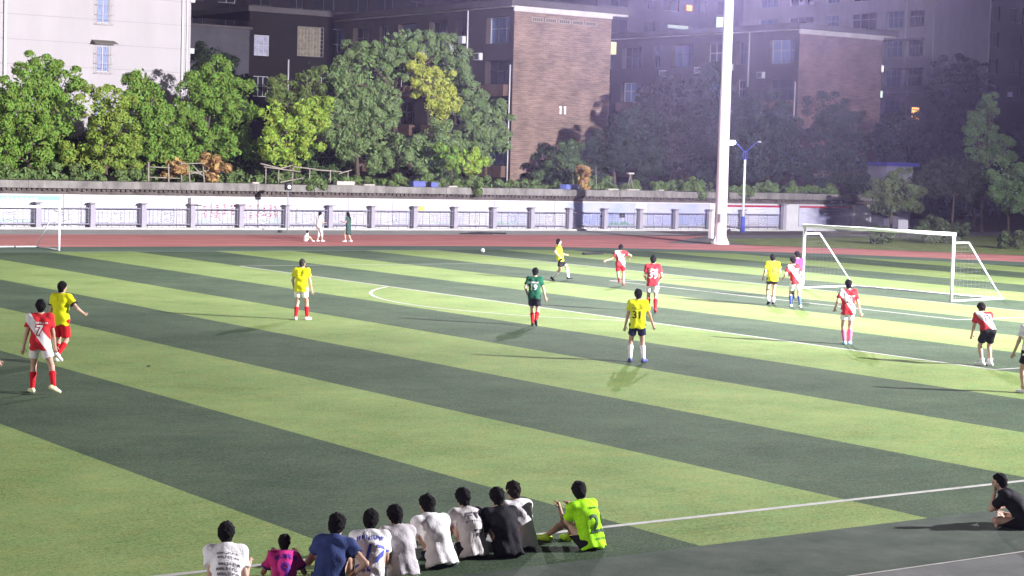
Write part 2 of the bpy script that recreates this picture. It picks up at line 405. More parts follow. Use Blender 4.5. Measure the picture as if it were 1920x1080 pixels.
mb = MB(); N = 60
struct(sheet('raised_ground', [(-54.6, -54.1), (140, -54.1), (140, -420), (-54.6, -420)], 2.79, soil))
struct(sheet('park_ground', [(-420, -53.0), (-54.6, -53.0), (-54.6, -420), (-420, -420)], -.012, soil))
MB().box((-54.6, -420, -.02), (-54.3, -54.1, 2.77)).build('side_face', shade_conc_m, wall, (0, 53.5, 0))

# ------------------------------------------------------------------ railing fence
pil_m = mat('pillar_plaster', (.29, .27, .32), .8, .12, 2); cap_m = mat('cap_concrete', (.22, .20, .23), .8, .2, 3); rail_m = mat('rail_paint', (.17, .16, .22), .5)
fence = tag(empty('railing_fence', (0, -53.08, 0)), 'long low railing of grey pillars and lattice panels before the mural wall', 'fence')
PUS = [13.11 + 3.12 * k for k in range(4, 0, -1)] + [13.11, 9.88, 6.74, 3.63, .45, -2.66, -5.67, -8.73, -11.85, -14.93, -17.98, -21.04, -24.18, -27.18, -30.3, -33.47, -36.58, -39.72, -43.73]
PUS = [52.8 + (u - 52.8) * 1.0132 for u in PUS]
pm = MB().box((-.145, -.12, 0), (.145, .145, 1.42)).mesh('pillar'); pm.materials.append(pil_m)
cm = MB().box((-.23, -.23, 1.50), (.23, .23, 1.56)).box((-.12, -.12, 1.422), (.12, .12, 1.498)).mesh('pillar_cap'); cm.materials.append(cap_m)
MB().box((PUS[-1] - .3, -.22, .004), (PUS[0] + .3, .22, .13)).build('kerb', paving, fence)
bar_cache = {}
for a, b in zip(PUS, PUS[1:]):
    o = link('pillar', pm, None, fence, (a, 0, 0)); c = link('pillar_cap', cm, None, o)
    L = round(a - b - .34, 2)
    if L not in bar_cache:
        rails = MB().box((-L / 2, -.03, 1.21), (L / 2, .03, 1.27)).mesh('top_rail'); rails.materials.append(rail_m)
        low = MB().box((-L / 2, -.03, .30), (L / 2, .03, .36))
        for q in range(4): low.box((-L / 2 + L * (q + .5) / 4 - .02, -.02, .13), (-L / 2 + L * (q + .5) / 4 + .02, .02, .298))
        low = low.mesh('bottom_rail'); low.materials.append(rail_m)
        lat = MB()
        for q in range(5):
            z = .47 + q * .145
            lat.box((-L / 2 + .03, -.008, z), (-.40, .008, z + .022))
        for x in (-L / 2 + .03, -L / 2 + .45, -.42): lat.box((x, -.0125, .362), (x + .02, .0125, 1.208))
        lat = lat.mesh('lattice'); lat.materials.append(rail_m)
        orn = MB()
        for ring, rr in ((0, .24), (1, .15)):
            pts = [(rr * math.cos(t) * 1.15, 0, .79 + rr * math.sin(t) * 1.3) for t in np.linspace(0, 2 * PI, 9)]
            orn.path(pts, .013, 5)
        orn.path([(-.38, 0, .46), (-.24, 0, .60)], .012, 5).path([(.38, 0, .46), (.24, 0, .60)], .012, 5).path([(-.38, 0, 1.12), (-.24, 0, .98)], .012, 5).path([(.38, 0, 1.12), (.24, 0, .98)], .012, 5)
        orn = orn.mesh('ornament'); orn.materials.append(rail_m)
        bar_cache[L] = (rails, low, lat, orn)
    for nm, me in zip(('top_rail', 'bottom_rail', 'lattice', 'ornament'), bar_cache[L]): link(nm, me, None, fence, ((a + b) / 2, 0, 0))
    link('lattice', bar_cache[L][2], None, fence, ((a + b) / 2, 0, 0), PI)
o = link('pillar', pm, None, fence, (PUS[-1], 0, 0)); o.scale = (1.1, 1.1, 1.3); link('pillar_cap', cm, None, o)

# ------------------------------------------------------------------ buildings
def facade(parent, name, L, z0, z1, ops, m, origin, rz, depth=.22):
    """wall sheet in local x (along) and z with real openings; outside is local -y"""
    xs = sorted({0.0, L} | {o[0] for o in ops} | {o[1] for o in ops}); zs = sorted({z0, z1} | {o[2] for o in ops} | {o[3] for o in ops})
    mb = MB()
    for xa, xb in zip(xs, xs[1:]):
        for za, zb in zip(zs, zs[1:]):
            cx, cz = (xa + xb) / 2, (za + zb) / 2
            if any(o[0] < cx < o[1] and o[2] < cz < o[3] for o in ops): continue
            mb.quad((xa, 0, za), (xb, 0, za), (xb, 0, zb), (xa, 0, zb))
    for x0, x1, a, b in [o[:4] for o in ops]:
        mb.quad((x0, 0, a), (x0, depth, a), (x0, depth, b), (x0, 0, b)); mb.quad((x1, 0, a), (x1, 0, b), (x1, depth, b), (x1, depth, a))
        mb.quad((x0, 0, b), (x0, depth, b), (x1, depth, b), (x1, 0, b)); mb.quad((x0, 0, a), (x1, 0, a), (x1, depth, a), (x0, depth, a))
    return mb.build(name, m, parent, origin, rz)
glass_d = mat('dark_glass', (.02, .022, .03), .12, spec=.6)
glass_b = mat('blue_curtain_glass', (.16, .22, .42), .3, .4, 3, spec=.6, streak=(6, 1, .4))
frame_w = mat('window_frame_white', (.55, .55, .58), .5); frame_d = mat('window_frame_dark', (.10, .09, .10), .6)
def window(parent, L4, origin, rz, pane, fr, nv=2, depth=.15, horiz=None):
    x0, x1, a, b = L4; t = .05
    f = MB().box((x0, depth - .05, a), (x1, depth, a + t)).box((x0, depth - .05, b - t), (x1, depth, b))
    for k_ in range(nv + 1):
        x = x0 + (x1 - x0 - t) * k_ / nv; f.box((x, depth - .048, a + t), (x + t, depth - .002, b - t))
    if horiz: f.box((x0 + t, depth - .046, a + (b - a) * horiz), (x1 - t, depth - .004, a + (b - a) * horiz + t))
    fo = f.build('window', fr, parent, origin, rz)
    MB().box((x0, depth + .002, a), (x1, depth + .03, b)).build('pane', pane, fo)
    return fo

# white rendered block, far left
wb_m = mat('white_render', (.42, .395, .41), .85, .07, .5, .1, 20, streak=(1, 1, .25)); wb_g = mat('groove_grey', (.33, .31, .34), .9)
wb = tag(empty('apartment_block', (0, -70, 0)), 'white rendered apartment block with caged windows behind the bright trees', 'building')
OX = 30.0
wops = [(OX - 2.1, OX - 1.24, z, z + 1.72) for z in (3.35, 6.58, 9.82, 13.07, 16.3, 19.5)]
bands = [2.79] + [3.55 + 1.62 * k for k in range(13)]
for za, zb in zip(bands, bands[1:]):
    ops = []
    for o in wops:
        lo, hi = max(o[2], za + .02), min(o[3], zb - .02)
        if hi - lo > .05: ops.append((o[0], o[1], lo, hi))
    cuts = [0.0] + [c for o in ops for c in o[:2]] + [OX + 4.75]
    facade(wb, 'wall_band', OX + 4.75, za + .02, zb - .02, ops, wb_m, (OX, 0, 0), PI)
facade(wb, 'wall_joint', OX + 4.75, 2.79, bands[-1], wops, wb_g, (OX, -.03, 0), PI, .1)
facade(wb, 'side_wall', 14, 2.79, bands[-1], [], wb_m, (-4.75, 0, 0), -PI / 2)
MB().box((-4.7, -14, bands[-1]), (OX, -.02, bands[-1] + .3)).build('roof', wb_m, wb)
cage_m = mat('cage_bars', (.42, .36, .40), .6); pipe_w = mat('white_pipe', (.72, .70, .72), .5); awn_m = mat('awning_grey', (.16, .15, .13), .7)
for idx, o in enumerate(wops):
    w = window(wb, o[:4], (OX, 0, 0), PI, glass_b, frame_w, 2, .10)
    x0, x1, z0, z1 = -o[1] + OX - .12, -o[0] + OX + .12, o[2] - .1, o[3] + .1
    x0, x1 = 1.24 - .16, 2.1 + .16
    c = MB()
    for k in range(9):
        x = x0 + (x1 - x0) * k / 8; c.box((x - .008, .42, z0), (x + .008, .436, z1))
    for k in range(4):
        z = z0 + (z1 - z0) * k / 3
        c.box((x0, .437, z - .01), (x1, .452, z + .01)); c.box((x0 - .01, .003, z - .01), (x0 + .01, .436, z + .01)); c.box((x1 - .01, .003, z - .01), (x1 + .01, .436, z + .01))
    c.build('security_cage', cage_m, wb)
    if idx in (2, 4):
        aw = MB(); aw.quad((x0 - .2, .004, z1 + .28), (x1 + .2, .004, z1 + .28), (x1 + .25, .66, z1 + .06), (x0 - .25, .66, z1 + .06))
        aw.quad((x0 - .25, .66, z1 + .02), (x1 + .25, .66, z1 + .02), (x1 + .2, .004, z1 + .24), (x0 - .2, .004, z1 + .24)); aw.quad((x0 - .25, .66, z1 + .02), (x0 - .25, .66, z1 + .06), (x1 + .25, .66, z1 + .06), (x1 + .25, .66, z1 + .02))
        aw.build('awning', awn_m, wb)
MB().tube((-4.1, .10, 2.8), (-4.1, .10, bands[-1]), .07).build('downpipe', pipe_w, wb)
MB().tube((8.45, .12, 2.8), (8.45, .12, bands[-1]), .10).build('downpipe', pipe_w, wb)
MB().tube((-4.45, .07, 2.8), (-4.45, .07, bands[-1]), .04).build('downpipe', pipe_w, wb)
for z in (11.4, 14.9): MB().box((-5.1, -.6, z), (-4.77, -.1, z + .35)).build('wall_bracket', frame_w, wb)

# brick blocks
brick1 = brick_mat('brown_brick', (.245, .165, .125), (.185, .125, .10), (.28, .225, .19), dirt=.42)
brick2 = brick_mat('dark_red_brick', (.21, .125, .115), (.155, .095, .092), (.22, .17, .165), dirt=.4)
coping_m = mat('white_coping', (.56, .53, .52), .8, .15, 1); slab_m = mat('roof_slab', (.085, .075, .08), .9, .2, 1)
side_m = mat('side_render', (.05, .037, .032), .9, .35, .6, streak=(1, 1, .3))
dark_m = mat('near_black_render', (.018, .015, .018), .9, .4, .5, streak=(1, 1, .3))  # near black base colour, mottled in vertical streaks
balc_m = mat('balcony_brick', (.14, .085, .06), .9, .3, 1)
lit_y = mat('lit_window_yellow', (.4, .35, .2), .5, emit=(1, .85, .45), estr=.55)
lit_w = mat('lit_window_white', (.4, .4, .4), .5, emit=(.85, 1, .88), estr=1.0)
lit_o = mat('lit_window_orange', (.4, .3, .1), .5, emit=(1, .52, .14), estr=1.5)
lit_l = mat('lit_window_lavender', (.3, .3, .4), .5, .4, 3, emit=(.55, .5, .8), estr=.08)
def brick_block(nm, label, uE, uW, vF, top, bm_, z0):
    b = tag(empty(nm, (uE, vF, 0)), label, 'building')
    W_ = uE - uW
    facade(b, 'gable_wall', W_, z0, top - .42, [], bm_, (0, 0, 0), PI)
    Ld = 30.0
    ops = []
    bays = [(.6, 3.9), (6.9, 8.2), (9.6, 12.4), (14.4, 17.4), (19.2, 20.4), (22, 25), (26.6, 29)]
    for zi in range(4):
        zt = 16.0 - zi * 3.2
        for bi, (x0, x1) in enumerate(bays):
            h = 2.1 if zi == 0 else 1.9
            ops.append((Ld - x1, Ld - x0, zt - h - (.25 if zi else 0), zt - (.25 if zi else 0)))
    # east face, seen at a slant: local x runs towards the viewer
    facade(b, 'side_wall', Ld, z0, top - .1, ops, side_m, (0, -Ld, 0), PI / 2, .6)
    for i_, o in enumerate(ops):
        window(b, o[:4], (0, -Ld, 0), PI / 2, glass_d if i_ % 3 else glass_b, frame_d if i_ % 2 else frame_w, 3, .5, .55)
        if i_ % 7 in (0, 2, 3, 5) and i_ >= 7:
            MB().box((.003, -Ld + o[0] - .1, o[2] - .95), (.55, -Ld + o[1] + .1, o[2] - .05)).build('balcony', balc_m, b)
    MB().box((-W_, -.02, top - .42), (.1, .14, top)).build('coping', coping_m, b)
    MB().box((-W_ - 1.6, -.6, top - .16), (-W_ - .002, .14, top)).build('coping', coping_m, b)
    MB().box((.004, -Ld, top - .098), (.25, -.022, top)).build('coping', coping_m, b)
    MB().box((-W_ - 1.7, -Ld, top + .003), (.5, .35, top + .50)).build('roof_slab', slab_m, b)
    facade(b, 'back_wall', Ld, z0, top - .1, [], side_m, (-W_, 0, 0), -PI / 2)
    MB().tube((.12, -6.4, top - 5.0), (.12, -6.4, top - .1), .06).build('downpipe', pipe_w, b)
    for ai, (ay, az) in enumerate(((-4.6, 12.6), (-8.9, 13.4), (-13.2, 13.2), (-18.3, 13.0), (-8.8, 9.6), (-13.4, 10.0), (-4.5, 9.0))):
        ac = MB().box((.06, ay - .42, az), (.42, ay + .42, az + .58)).bevel(.03).build('air_conditioner', frame_w, b)
        MB().box((.43, ay - .3, az + .08), (.44, ay + .3, az + .5)).build('fan_grille', frame_d, ac)
    MB().tube((.10, -.25, z0), (.10, -.25, top - 4.6), .05).build('downpipe', pipe_w, b)
    return b
bb = brick_block('brick_block', 'brown brick block with white coping and the number 11 on its gable', -33.35, -42.98, -72.0, 16.75, brick1, 2.79)
for k in range(5):
    q = MB(); x = -1.75 - k * 1.33
    MB().box((x - 1.05, .002, 15.62), (x + .1, .012, 15.98)).build('vent_panel', mat('vent_panel', (.30, .25, .21), .9), bb)
    for j in range(5):
        x = -1.75 - k * 1.33 - j * .2
        q.box((x - .13, .0135, 15.68), (x, .03, 15.92))
    q.build('vent_grille', mat('vent_grey', (.10, .085, .075), .9), bb)
for x in (-4.75, -5.2): MB().box((x - .09, .003, 8.45), (x + .09, .02, 9.1)).box((x + .092, .004, 8.95), (x + .15, .018, 9.06)).build('painted_digit', ink_w, bb)
MB().box((-10.25, -.6, 13.5), (-9.7, -.05, 14.5)).build('lit_window', lit_y, bb)
MB().box((.1, -7.2, 14.0), (.5, -6.6, 14.6)).build('air_conditioner', frame_w, bb)
bb2 = brick_block('brick_block', 'reddish brick block with white coping half hidden by dark trees', -63.87, -74.1, -72.0, 16.85, brick2, 2.79)
for z in (13.6, 11.3, 8.4): MB().box((-10.6, -.5, z), (-10.4, -.1, z + .6)).build('lit_window', lit_w, bb2)

# grey block behind the right brick block
gb_m = mat('grey_render', (.55, .52, .56), .9, .12, .6, streak=(1, 1, .3))
gb = tag(empty('tower_block', (-100, -90, 0)), 'grey rendered block with window columns behind the reddish brick block', 'building')
facade(gb, 'gable_wall', 8.9, 0, 27, [], gb_m, (0, 0, 0), PI)
gops = []
for zi in range(6):
    for x0, x1 in ((1.2, 3.4), (4.2, 6.6), (8.2, 12.0), (14, 16), (18, 22), (24, 27)): gops.append((30 - x1, 30 - x0, 20.1 - zi * 3.15 + 3.15, 21.9 - zi * 3.15 + 3.15))
facade(gb, 'side_wall', 30, 0, 27, gops, gb_m, (0, -30, 0), PI / 2, .3)
for i_, o in enumerate(gops): window(gb, o, (0, -30, 0), PI / 2, glass_b if i_ % 2 else glass_d, frame_w, 3, .2, .6)
MB().tube((.06, -3.8, 0), (.06, -3.8, 27), .08).build('downpipe', pipe_w, gb); MB().tube((-.1, .08, 0), (-.1, .08, 27), .08).build('downpipe', pipe_w, gb); MB().tube((-8.85, .08, 0), (-8.85, .08, 27), .07).build('downpipe', pipe_w, gb)
MB().box((-9, -30, 27.003), (.4, .3, 27.4)).build('roof', slab_m, gb)
for zi in range(6): MB().box((.003, -7.0, 18.7 - zi * 3.15), (.5, -1.0, 18.85 - zi * 3.15)).build('sun_shade', slab_m, gb)

# low rear wing behind the bright trees
rw_m = mat('near_black_brick', (.012, .009, .010), .9, .3, .8)  # near black over the whole wall
rw = tag(empty('rear_wing', (-24.6, -100, 0)), 'near black low block with a barred lit window behind the trees', 'building')
ops = [(.5, 2.0, 13.2, 15.0), (4.8, 7.4, 13.4, 16.0), (8.4, 10.2, 13.2, 16.0), (13.0, 15.0, 13.4, 16), (.5, 2.0, 9.6, 11.4), (5.2, 7.4, 9.6, 11.6)]
facade(rw, 'wall', 18, 2.79, 17.0, ops, rw_m, (0, 0, 0), PI)
for o, g in zip(ops, (lit_l, lit_y, glass_d, glass_d, glass_d, glass_d)):
    if g is lit_y:
        MB().box((-o[1], -.5, o[2]), (-o[0], -.45, o[3])).build('lit_window', mat('dim_lit_wall', (.25, .22, .16), .8, .5, 2.5, emit=(.8, .66, .35), estr=.03), rw)
        c = MB()
        for k in range(9): c.box((-o[1] + (o[1] - o[0]) * k / 8 - .02, .02, o[2]), (-o[1] + (o[1] - o[0]) * k / 8 + .02, .05, o[3]))
        for k in range(8): c.box((-o[1], .052, o[2] + (o[3] - o[2]) * k / 7 - .02), (-o[0], .07, o[2] + (o[3] - o[2]) * k / 7 + .02))
        c.build('security_cage', mat('grey_bars', (.28, .26, .26), .7), rw)
    else: window(rw, o, (0, 0, 0), PI, g, frame_w, 3, .15, .5)
MB().box((-18.3, -12, 17.003), (.3, .4, 17.5)).build('roof', slab_m, rw)
MB().tube((-3.9, .1, 2.8), (-3.9, .1, 13), .07).build('downpipe', pipe_w, rw)
gh = tag(empty('outbuilding', (-16.5, -97, 0)), 'small grey rendered house at the corner of the white block', 'building')
facade(gh, 'wall', 6.6, 2.79, 15.2, [(1.4, 3.0, 12.2, 13.2)], mat('dull_grey_render', (.07, .067, .08), .9, .2, .6), (0, 0, 0), PI)
window(gh, (1.4, 3.0, 12.2, 13.2), (0, 0, 0), PI, glass_d, frame_d)
MB().box((-6.8, -8, 15.203), (.2, .2, 15.4)).build('roof', slab_m, gh); facade(gh, 'side_wall', 8, 2.79, 15.2, [], dark_m, (-6.6, 0, 0), -PI / 2)

# tall dark slab blocks closing the view
def dark_tower(nm, label, u1, u0, v, top, m, lit, seed):
    t = tag(empty(nm, (u1, v, 0)), label, 'building'); r = random.Random(seed); L = u1 - u0
    ops = []
    x = 2.0
    while x < L - 3:
        w = r.uniform(1.4, 2.6)
        z = 4.2
        while z + 1.9 < top:
            ops.append((x, x + w, z, z + 1.7)); z += 3.1
        x += w + r.uniform(1.2, 2.6)
    ops = [o for o in ops if o[2] > 12]
    facade(t, 'wall', L, 0, top, ops, m, (0, 0, 0), PI, .3)
    for i_, o in enumerate(ops):
        pane = glass_d
        window(t, o, (0, 0, 0), PI, pane, frame_d if r.random() < .9 else frame_w, 2, .2)
    MB().box((-L, -14, top + .003), (.3, .3, top + .5)).build('roof', slab_m, t)
    for x, z, w, h, mm in lit: MB().box((-x - w, .01, z), (-x, .05, z + h)).build('lit_window', mm, t)
    return t
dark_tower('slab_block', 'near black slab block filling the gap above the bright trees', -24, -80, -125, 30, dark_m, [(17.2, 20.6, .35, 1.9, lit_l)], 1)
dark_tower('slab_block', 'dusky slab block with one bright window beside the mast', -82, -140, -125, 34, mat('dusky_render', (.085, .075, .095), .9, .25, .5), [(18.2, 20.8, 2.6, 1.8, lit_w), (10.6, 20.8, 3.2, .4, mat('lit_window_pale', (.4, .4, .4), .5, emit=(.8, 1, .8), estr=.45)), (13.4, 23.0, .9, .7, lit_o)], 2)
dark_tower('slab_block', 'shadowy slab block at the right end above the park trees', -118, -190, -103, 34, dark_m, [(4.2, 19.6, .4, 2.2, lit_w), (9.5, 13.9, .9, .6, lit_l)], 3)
ob = tag(empty('park_house', (-86, -80, 0)), 'small dark house with one orange lit window among the right hand trees', 'house')
facade(ob, 'wall', 9, 0, 12.0, [(.75, 2.0, 9.7, 11.0)], dark_m, (0, 0, 0), PI, .2)
MB().box((-9.2, -7, 12.003), (.2, .3, 12.3)).build('roof', slab_m, ob)
wnd = MB().box((-1.9, -.15, 9.75), (-.8, -.1, 10.95)).build('lit_window', lit_o, ob)
MB().box((-2.0, -.09, 10.7), (-.75, -.05, 10.76)).box((-1.3, -.09, 9.7), (-1.0, -.05, 10.3)).build('window_bar', frame_d, wnd)
sh = tag(empty('shed', (-62.8, -60, 0)), 'pale shed with a blue roof edge deep among the right trees', 'shed')
MB().box((-3.1, -3, 0), (0, 0, 5.1)).build('wall', mat('shed_wall', (.20, .19, .26), .8, .2, 1), sh); MB().box((-3.6, -3.2, 5.103), (.3, .3, 5.4)).build('roof', mat('blue_roof', (.05, .05, .28), .6), sh)

# ------------------------------------------------------------------ trees
leaf_hi = mat('leaf_fresh', (.185, .305, .050), .7, island=.28, trans=.25)
leaf_y = mat('leaf_yellow_green', (.44, .48, .09), .7, island=.28, trans=.28)
leaf_c = mat('leaf_camphor', (.18, .26, .095), .7, island=.28, trans=.22)
leaf_l = mat('leaf_light', (.31, .43, .06), .7, island=.28, trans=.28)
leaf_d = mat('leaf_dark', (.028, .044, .028), .6, island=.45, trans=.15)  # shade put into the leaf colour of trees outside the main beams
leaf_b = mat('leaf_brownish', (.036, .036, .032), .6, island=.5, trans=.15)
straw = mat('dry_straw', (.30, .18, .075), .9, island=.5, trans=.1)
bark = mat('bark_brown', (.085, .065, .05), .95, .4, 6, .6, 15)
def leaves(lobes, seed, size=.125, dens=1.0, flat=.0):
    r = np.random.default_rng(seed); C, Nn, Sz = [], [], []
    for (x, y, z, rx, ry, rz_) in lobes:
        area = 4 * PI * ((rx * ry + rx * rz_ + ry * rz_) / 3)
        nsub = max(6, int(area * .66 * dens))
        d = r.normal(size=(nsub, 3)); d /= np.linalg.norm(d, axis=1)[:, None]
        rad = np.array([rx, ry, rz_])
        sc = np.array([x, y, z]) + d * rad * r.uniform(.70, 1.06, (nsub, 1))
        rs = r.uniform(.36, .74, nsub) * min(1.0, .42 + .3 * min(rx, rz_))
        nl = 150
        d2 = r.normal(size=(nsub, nl, 3)) + d[:, None, :] * .7 + np.array([0, 0, .45])
        d2 /= np.linalg.norm(d2, axis=2)[..., None]
        pos = sc[:, None, :] + d2 * rs[:, None, None] * r.uniform(.55, 1.05, (nsub, nl, 1)) * np.array([1, 1, .8])
        C.append(pos.reshape(-1, 3)); Nn.append((d2 + r.normal(size=d2.shape) * .28).reshape(-1, 3))
        Sz.append(np.full(nsub * nl, size) * r.uniform(.65, 1.3, nsub * nl))
        ni = int(area * 10); di = r.normal(size=(ni, 3)); di /= np.linalg.norm(di, axis=1)[:, None]
        C.append(np.array([x, y, z]) + di * rad * r.uniform(.2, .8, (ni, 1))); Nn.append(r.normal(size=(ni, 3))); Sz.append(np.full(ni, size * 1.7))
    C = np.concatenate(C); Nn = np.concatenate(Nn); Sz = np.concatenate(Sz)[:, None]
    Nn /= np.linalg.norm(Nn, axis=1)[:, None]
    t = r.normal(size=C.shape); t -= (t * Nn).sum(1)[:, None] * Nn; t /= np.linalg.norm(t, axis=1)[:, None]
    b = np.cross(Nn, t)
    V = np.stack([C - t * Sz * .8, C - b * Sz * .42 + Nn * Sz * .12, C + t * Sz * .8 - Nn * Sz * .15, C + b * Sz * .42 + Nn * Sz * .12], 1)
    return V.reshape(-1, 3), np.arange(len(C) * 4).reshape(-1, 4)
def tree(name, label, v, lobes, leaf, base, seed, size=.125, dens=1.0, cat='tree', trunk=True, group=None, r0=.16, dx=0.0):
    cx = sum(l[0] for l in lobes) / len(lobes) + dx
    o = tag(empty(name, (cx, v, base)), label, cat, group)
    r = random.Random(seed)
    L6 = []
    for x, z, rx, rz_ in lobes: L6.append((x - cx, r.uniform(-.5, .5), z - base, rx, max(.8, (rx + rz_) * .45), rz_))
    V, Q = leaves(L6, seed, size, dens)
    link('crown', np_mesh('crown', V, Q, False), leaf, o)
    if trunk:
        mb = MB(); zt = max(.6, min(l[2] for l in L6) + .2)
        p = Vector((0, 0, -.05)); top = Vector((r.uniform(-.2, .2), 0, zt))
        mb.tube(p, top, r0, r0 * .7, 9)
        for l in L6:
            q = Vector(l[:3]) + Vector((0, 0, -.2 * l[5])); s_ = top if q.z > top.z + .2 else Vector((0, 0, max(.2, q.z - .5)))
            mid = (s_ + q) / 2 + Vector((r.uniform(-.2, .2), r.uniform(-.2, .2), .2))
            mb.tube(s_, mid, r0 * .6, r0 * .42, 7).tube(mid, q, r0 * .42, r0 * .2, 6)
            for _ in range(3):
                e = q + Vector((r.uniform(-1, 1) * l[3] * .7, r.uniform(-1, 1) * l[4] * .7, r.uniform(.1, .8) * l[5])); mb.tube(mid, e, r0 * .2, .02, 5)
        mb.build('trunk', bark, o)
    return o
G1 = 'trees behind the mural wall'
TZ = 2.79
tree('broadleaf_tree', 'tall green tree with airy yellowish top at the left picture edge', -60, [(9.88, 9.35, 1.3, 1.1), (11.2, 7.69, 1.83, 1.83), (9.02, 7.46, 1.51, 1.84), (11.0, 5.14, 2.0, 2.0), (9.15, 4.87, 1.34, 1.84), (13.0, 7.0, 1.8, 2.0), (13.2, 4.6, 1.8, 1.6), (7.9, 8.9, .7, .7)], leaf_hi, TZ, 1)
tree('broadleaf_tree', 'low rounded yellow green tree under the caged window', -58.5, [(6.55, 7.06, 1.83, 1.4), (6.01, 5.46, 1.67, 1.5), (7.2, 4.3, 1.66, 1.16), (5.0, 4.2, 1.2, 1.1)], mat('leaf_olive', (.23, .315, .05), .7, island=.28, trans=.25), TZ, 2)
tree('broadleaf_tree', 'narrow pointed bright green tree before the white block', -60, [(3.29, 9.0, .8, 1.0), (3.2, 8.2, 1.25, 1.2), (2.91, 7.2, 1.54, 1.6), (2.34, 5.73, 1.54, 1.54), (1.96, 4.4, 1.54, 1.03), (3.6, 4.6, 1.2, 1.2)], leaf_hi, TZ, 3)
tree('broadleaf_tree', 'broad green tree at the right corner of the white block', -62, [(-3.19, 9.36, 1.5, 1.2), (-2.27, 8.0, 1.7, 1.7), (-4.2, 7.32, 1.77, 2.13), (-1.16, 6.17, 1.4, 1.4), (-3.86, 5.21, 1.95, 1.59), (-.4, 7.4, 1.1, 1.0), (-.6, 4.6, 1.2, 1.1)], leaf_hi, TZ, 4)
tree('broadleaf_tree', 'bright lime tree above the bamboo trellis', -58.5, [(-7.22, 7.4, 1.5, 1.05), (-8.69, 7.45, 1.06, 1.06), (-6.87, 6.2, 1.92, 1.4), (-5.2, 7.0, 1.0, 1.2), (-5.93, 4.62, 1.57, 1.04), (-4.6, 5.4, .9, 1.0)], leaf_l, TZ, 5)
tree('broadleaf_tree', 'dull olive tree rising behind the lime tree', -64, [(-8.1, 9.0, 1.2, .9), (-10.81, 9.75, 1.0, 1.5), (-9.62, 7.89, 1.65, 1.47), (-10.6, 6.5, 1.4, 1.4)], mat('leaf_dull_olive', (.14, .19, .05), .7, island=.3, trans=.2), TZ, 6)
tree('broadleaf_tree', 'tallest camphor tree reaching the roof line of the brown brick block', -64, [(-18.43, 12.8, 2.0, 1.14), (-15.4, 11.7, 1.69, 1.3), (-21.11, 12.4, 1.73, 1.15), (-17.61, 10.82, 2.0, 1.5), (-22.08, 10.85, 1.73, 1.9), (-13.31, 10.1, 1.3, 1.3), (-16.5, 8.6, 1.6, 1.6)], leaf_c, TZ, 7, r0=.22)
tree('broadleaf_tree', 'pale yellow leaved tree in the middle of the tall camphor', -62, [(-19.03, 9.9, 1.4, 1.3), (-19.8, 8.3, 1.3, 1.3), (-20.6, 9.8, 1.0, 1.4), (-18.2, 11.0, .9, .8)], leaf_y, TZ, 8)
tree('broadleaf_tree', 'rounded grey green tree in front of the tall camphor', -60, [(-11.88, 8.5, 1.5, 1.6), (-14.1, 7.9, 1.7, 1.5), (-13.19, 6.03, 2.17, 1.45), (-11.13, 5.9, 1.44, 1.44), (-14.48, 4.7, 1.82, 1.1), (-10.2, 7.3, 1.0, 1.2)], leaf_c, TZ, 9)
tree('broadleaf_tree', 'dense green tree against the corner of the brown brick block', -62, [(-22.88, 8.77, 1.72, 1.4), (-23.9, 7.48, 1.9, 1.6), (-23.67, 5.77, 1.91, 1.53), (-25.6, 6.2, .9, 1.4), (-25.2, 7.9, .9, .9)], leaf_c, TZ, 10)
tree('broadleaf_tree', 'low dark green tree behind the two blue tubs', -59, [(-15.88, 5.0, 1.7, 1.3), (-18.21, 6.0, 1.5, 1.5), (-17.0, 4.2, 1.2, .9)], leaf_c, TZ, 11)
tree('sapling', 'small round sapling with a dark stem right of the blue tubs', -56.5, [(-17.6, 4.94, .9, .85), (-17.9, 4.4, .6, .5)], leaf_hi, TZ, 12, .18, r0=.07)
tree('sapling', 'small bright sapling with a pale slanting stem on the wall top', -56, [(-18.87, 4.7, .8, .85), (-18.4, 4.3, .6, .5), (-19.4, 4.4, .5, .5)], leaf_l, TZ, 13, .18, r0=.06)
tree('bush', 'large green bush at the foot of the brown brick gable', -58, [(-27.86, 4.6, 1.6, 1.3), (-26.7, 3.9, 1.2, .98), (-29.55, 3.9, 1.1, 1.0), (-28.3, 5.5, 1.0, .7)], mat('leaf_mid', (.08, .125, .045), .6, island=.4, trans=.2), TZ, 14, cat='bush', r0=.1)
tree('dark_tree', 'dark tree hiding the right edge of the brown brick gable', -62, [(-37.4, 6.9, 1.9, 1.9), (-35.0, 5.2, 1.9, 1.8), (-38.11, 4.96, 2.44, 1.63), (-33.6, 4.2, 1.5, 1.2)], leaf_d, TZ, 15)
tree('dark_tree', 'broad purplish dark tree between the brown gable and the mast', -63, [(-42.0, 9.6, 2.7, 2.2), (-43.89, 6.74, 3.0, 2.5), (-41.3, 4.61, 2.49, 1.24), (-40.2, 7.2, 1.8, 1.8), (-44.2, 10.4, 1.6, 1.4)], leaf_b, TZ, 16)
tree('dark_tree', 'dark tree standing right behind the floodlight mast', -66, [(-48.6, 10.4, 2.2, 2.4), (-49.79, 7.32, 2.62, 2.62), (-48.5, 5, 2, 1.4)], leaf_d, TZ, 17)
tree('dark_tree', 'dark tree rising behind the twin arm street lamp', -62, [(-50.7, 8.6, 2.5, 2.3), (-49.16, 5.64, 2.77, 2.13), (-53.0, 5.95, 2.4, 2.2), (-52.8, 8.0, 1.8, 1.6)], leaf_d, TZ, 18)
tree('dark_tree', 'dull dark tree below the reddish brick gable', -62, [(-57.6, 8.8, 1.9, 2.0), (-60.0, 7.0, 2.0, 2.2), (-57.35, 4.97, 2.65, 1.77), (-60.6, 4.6, 1.8, 1.8)], leaf_d, 0, 19)
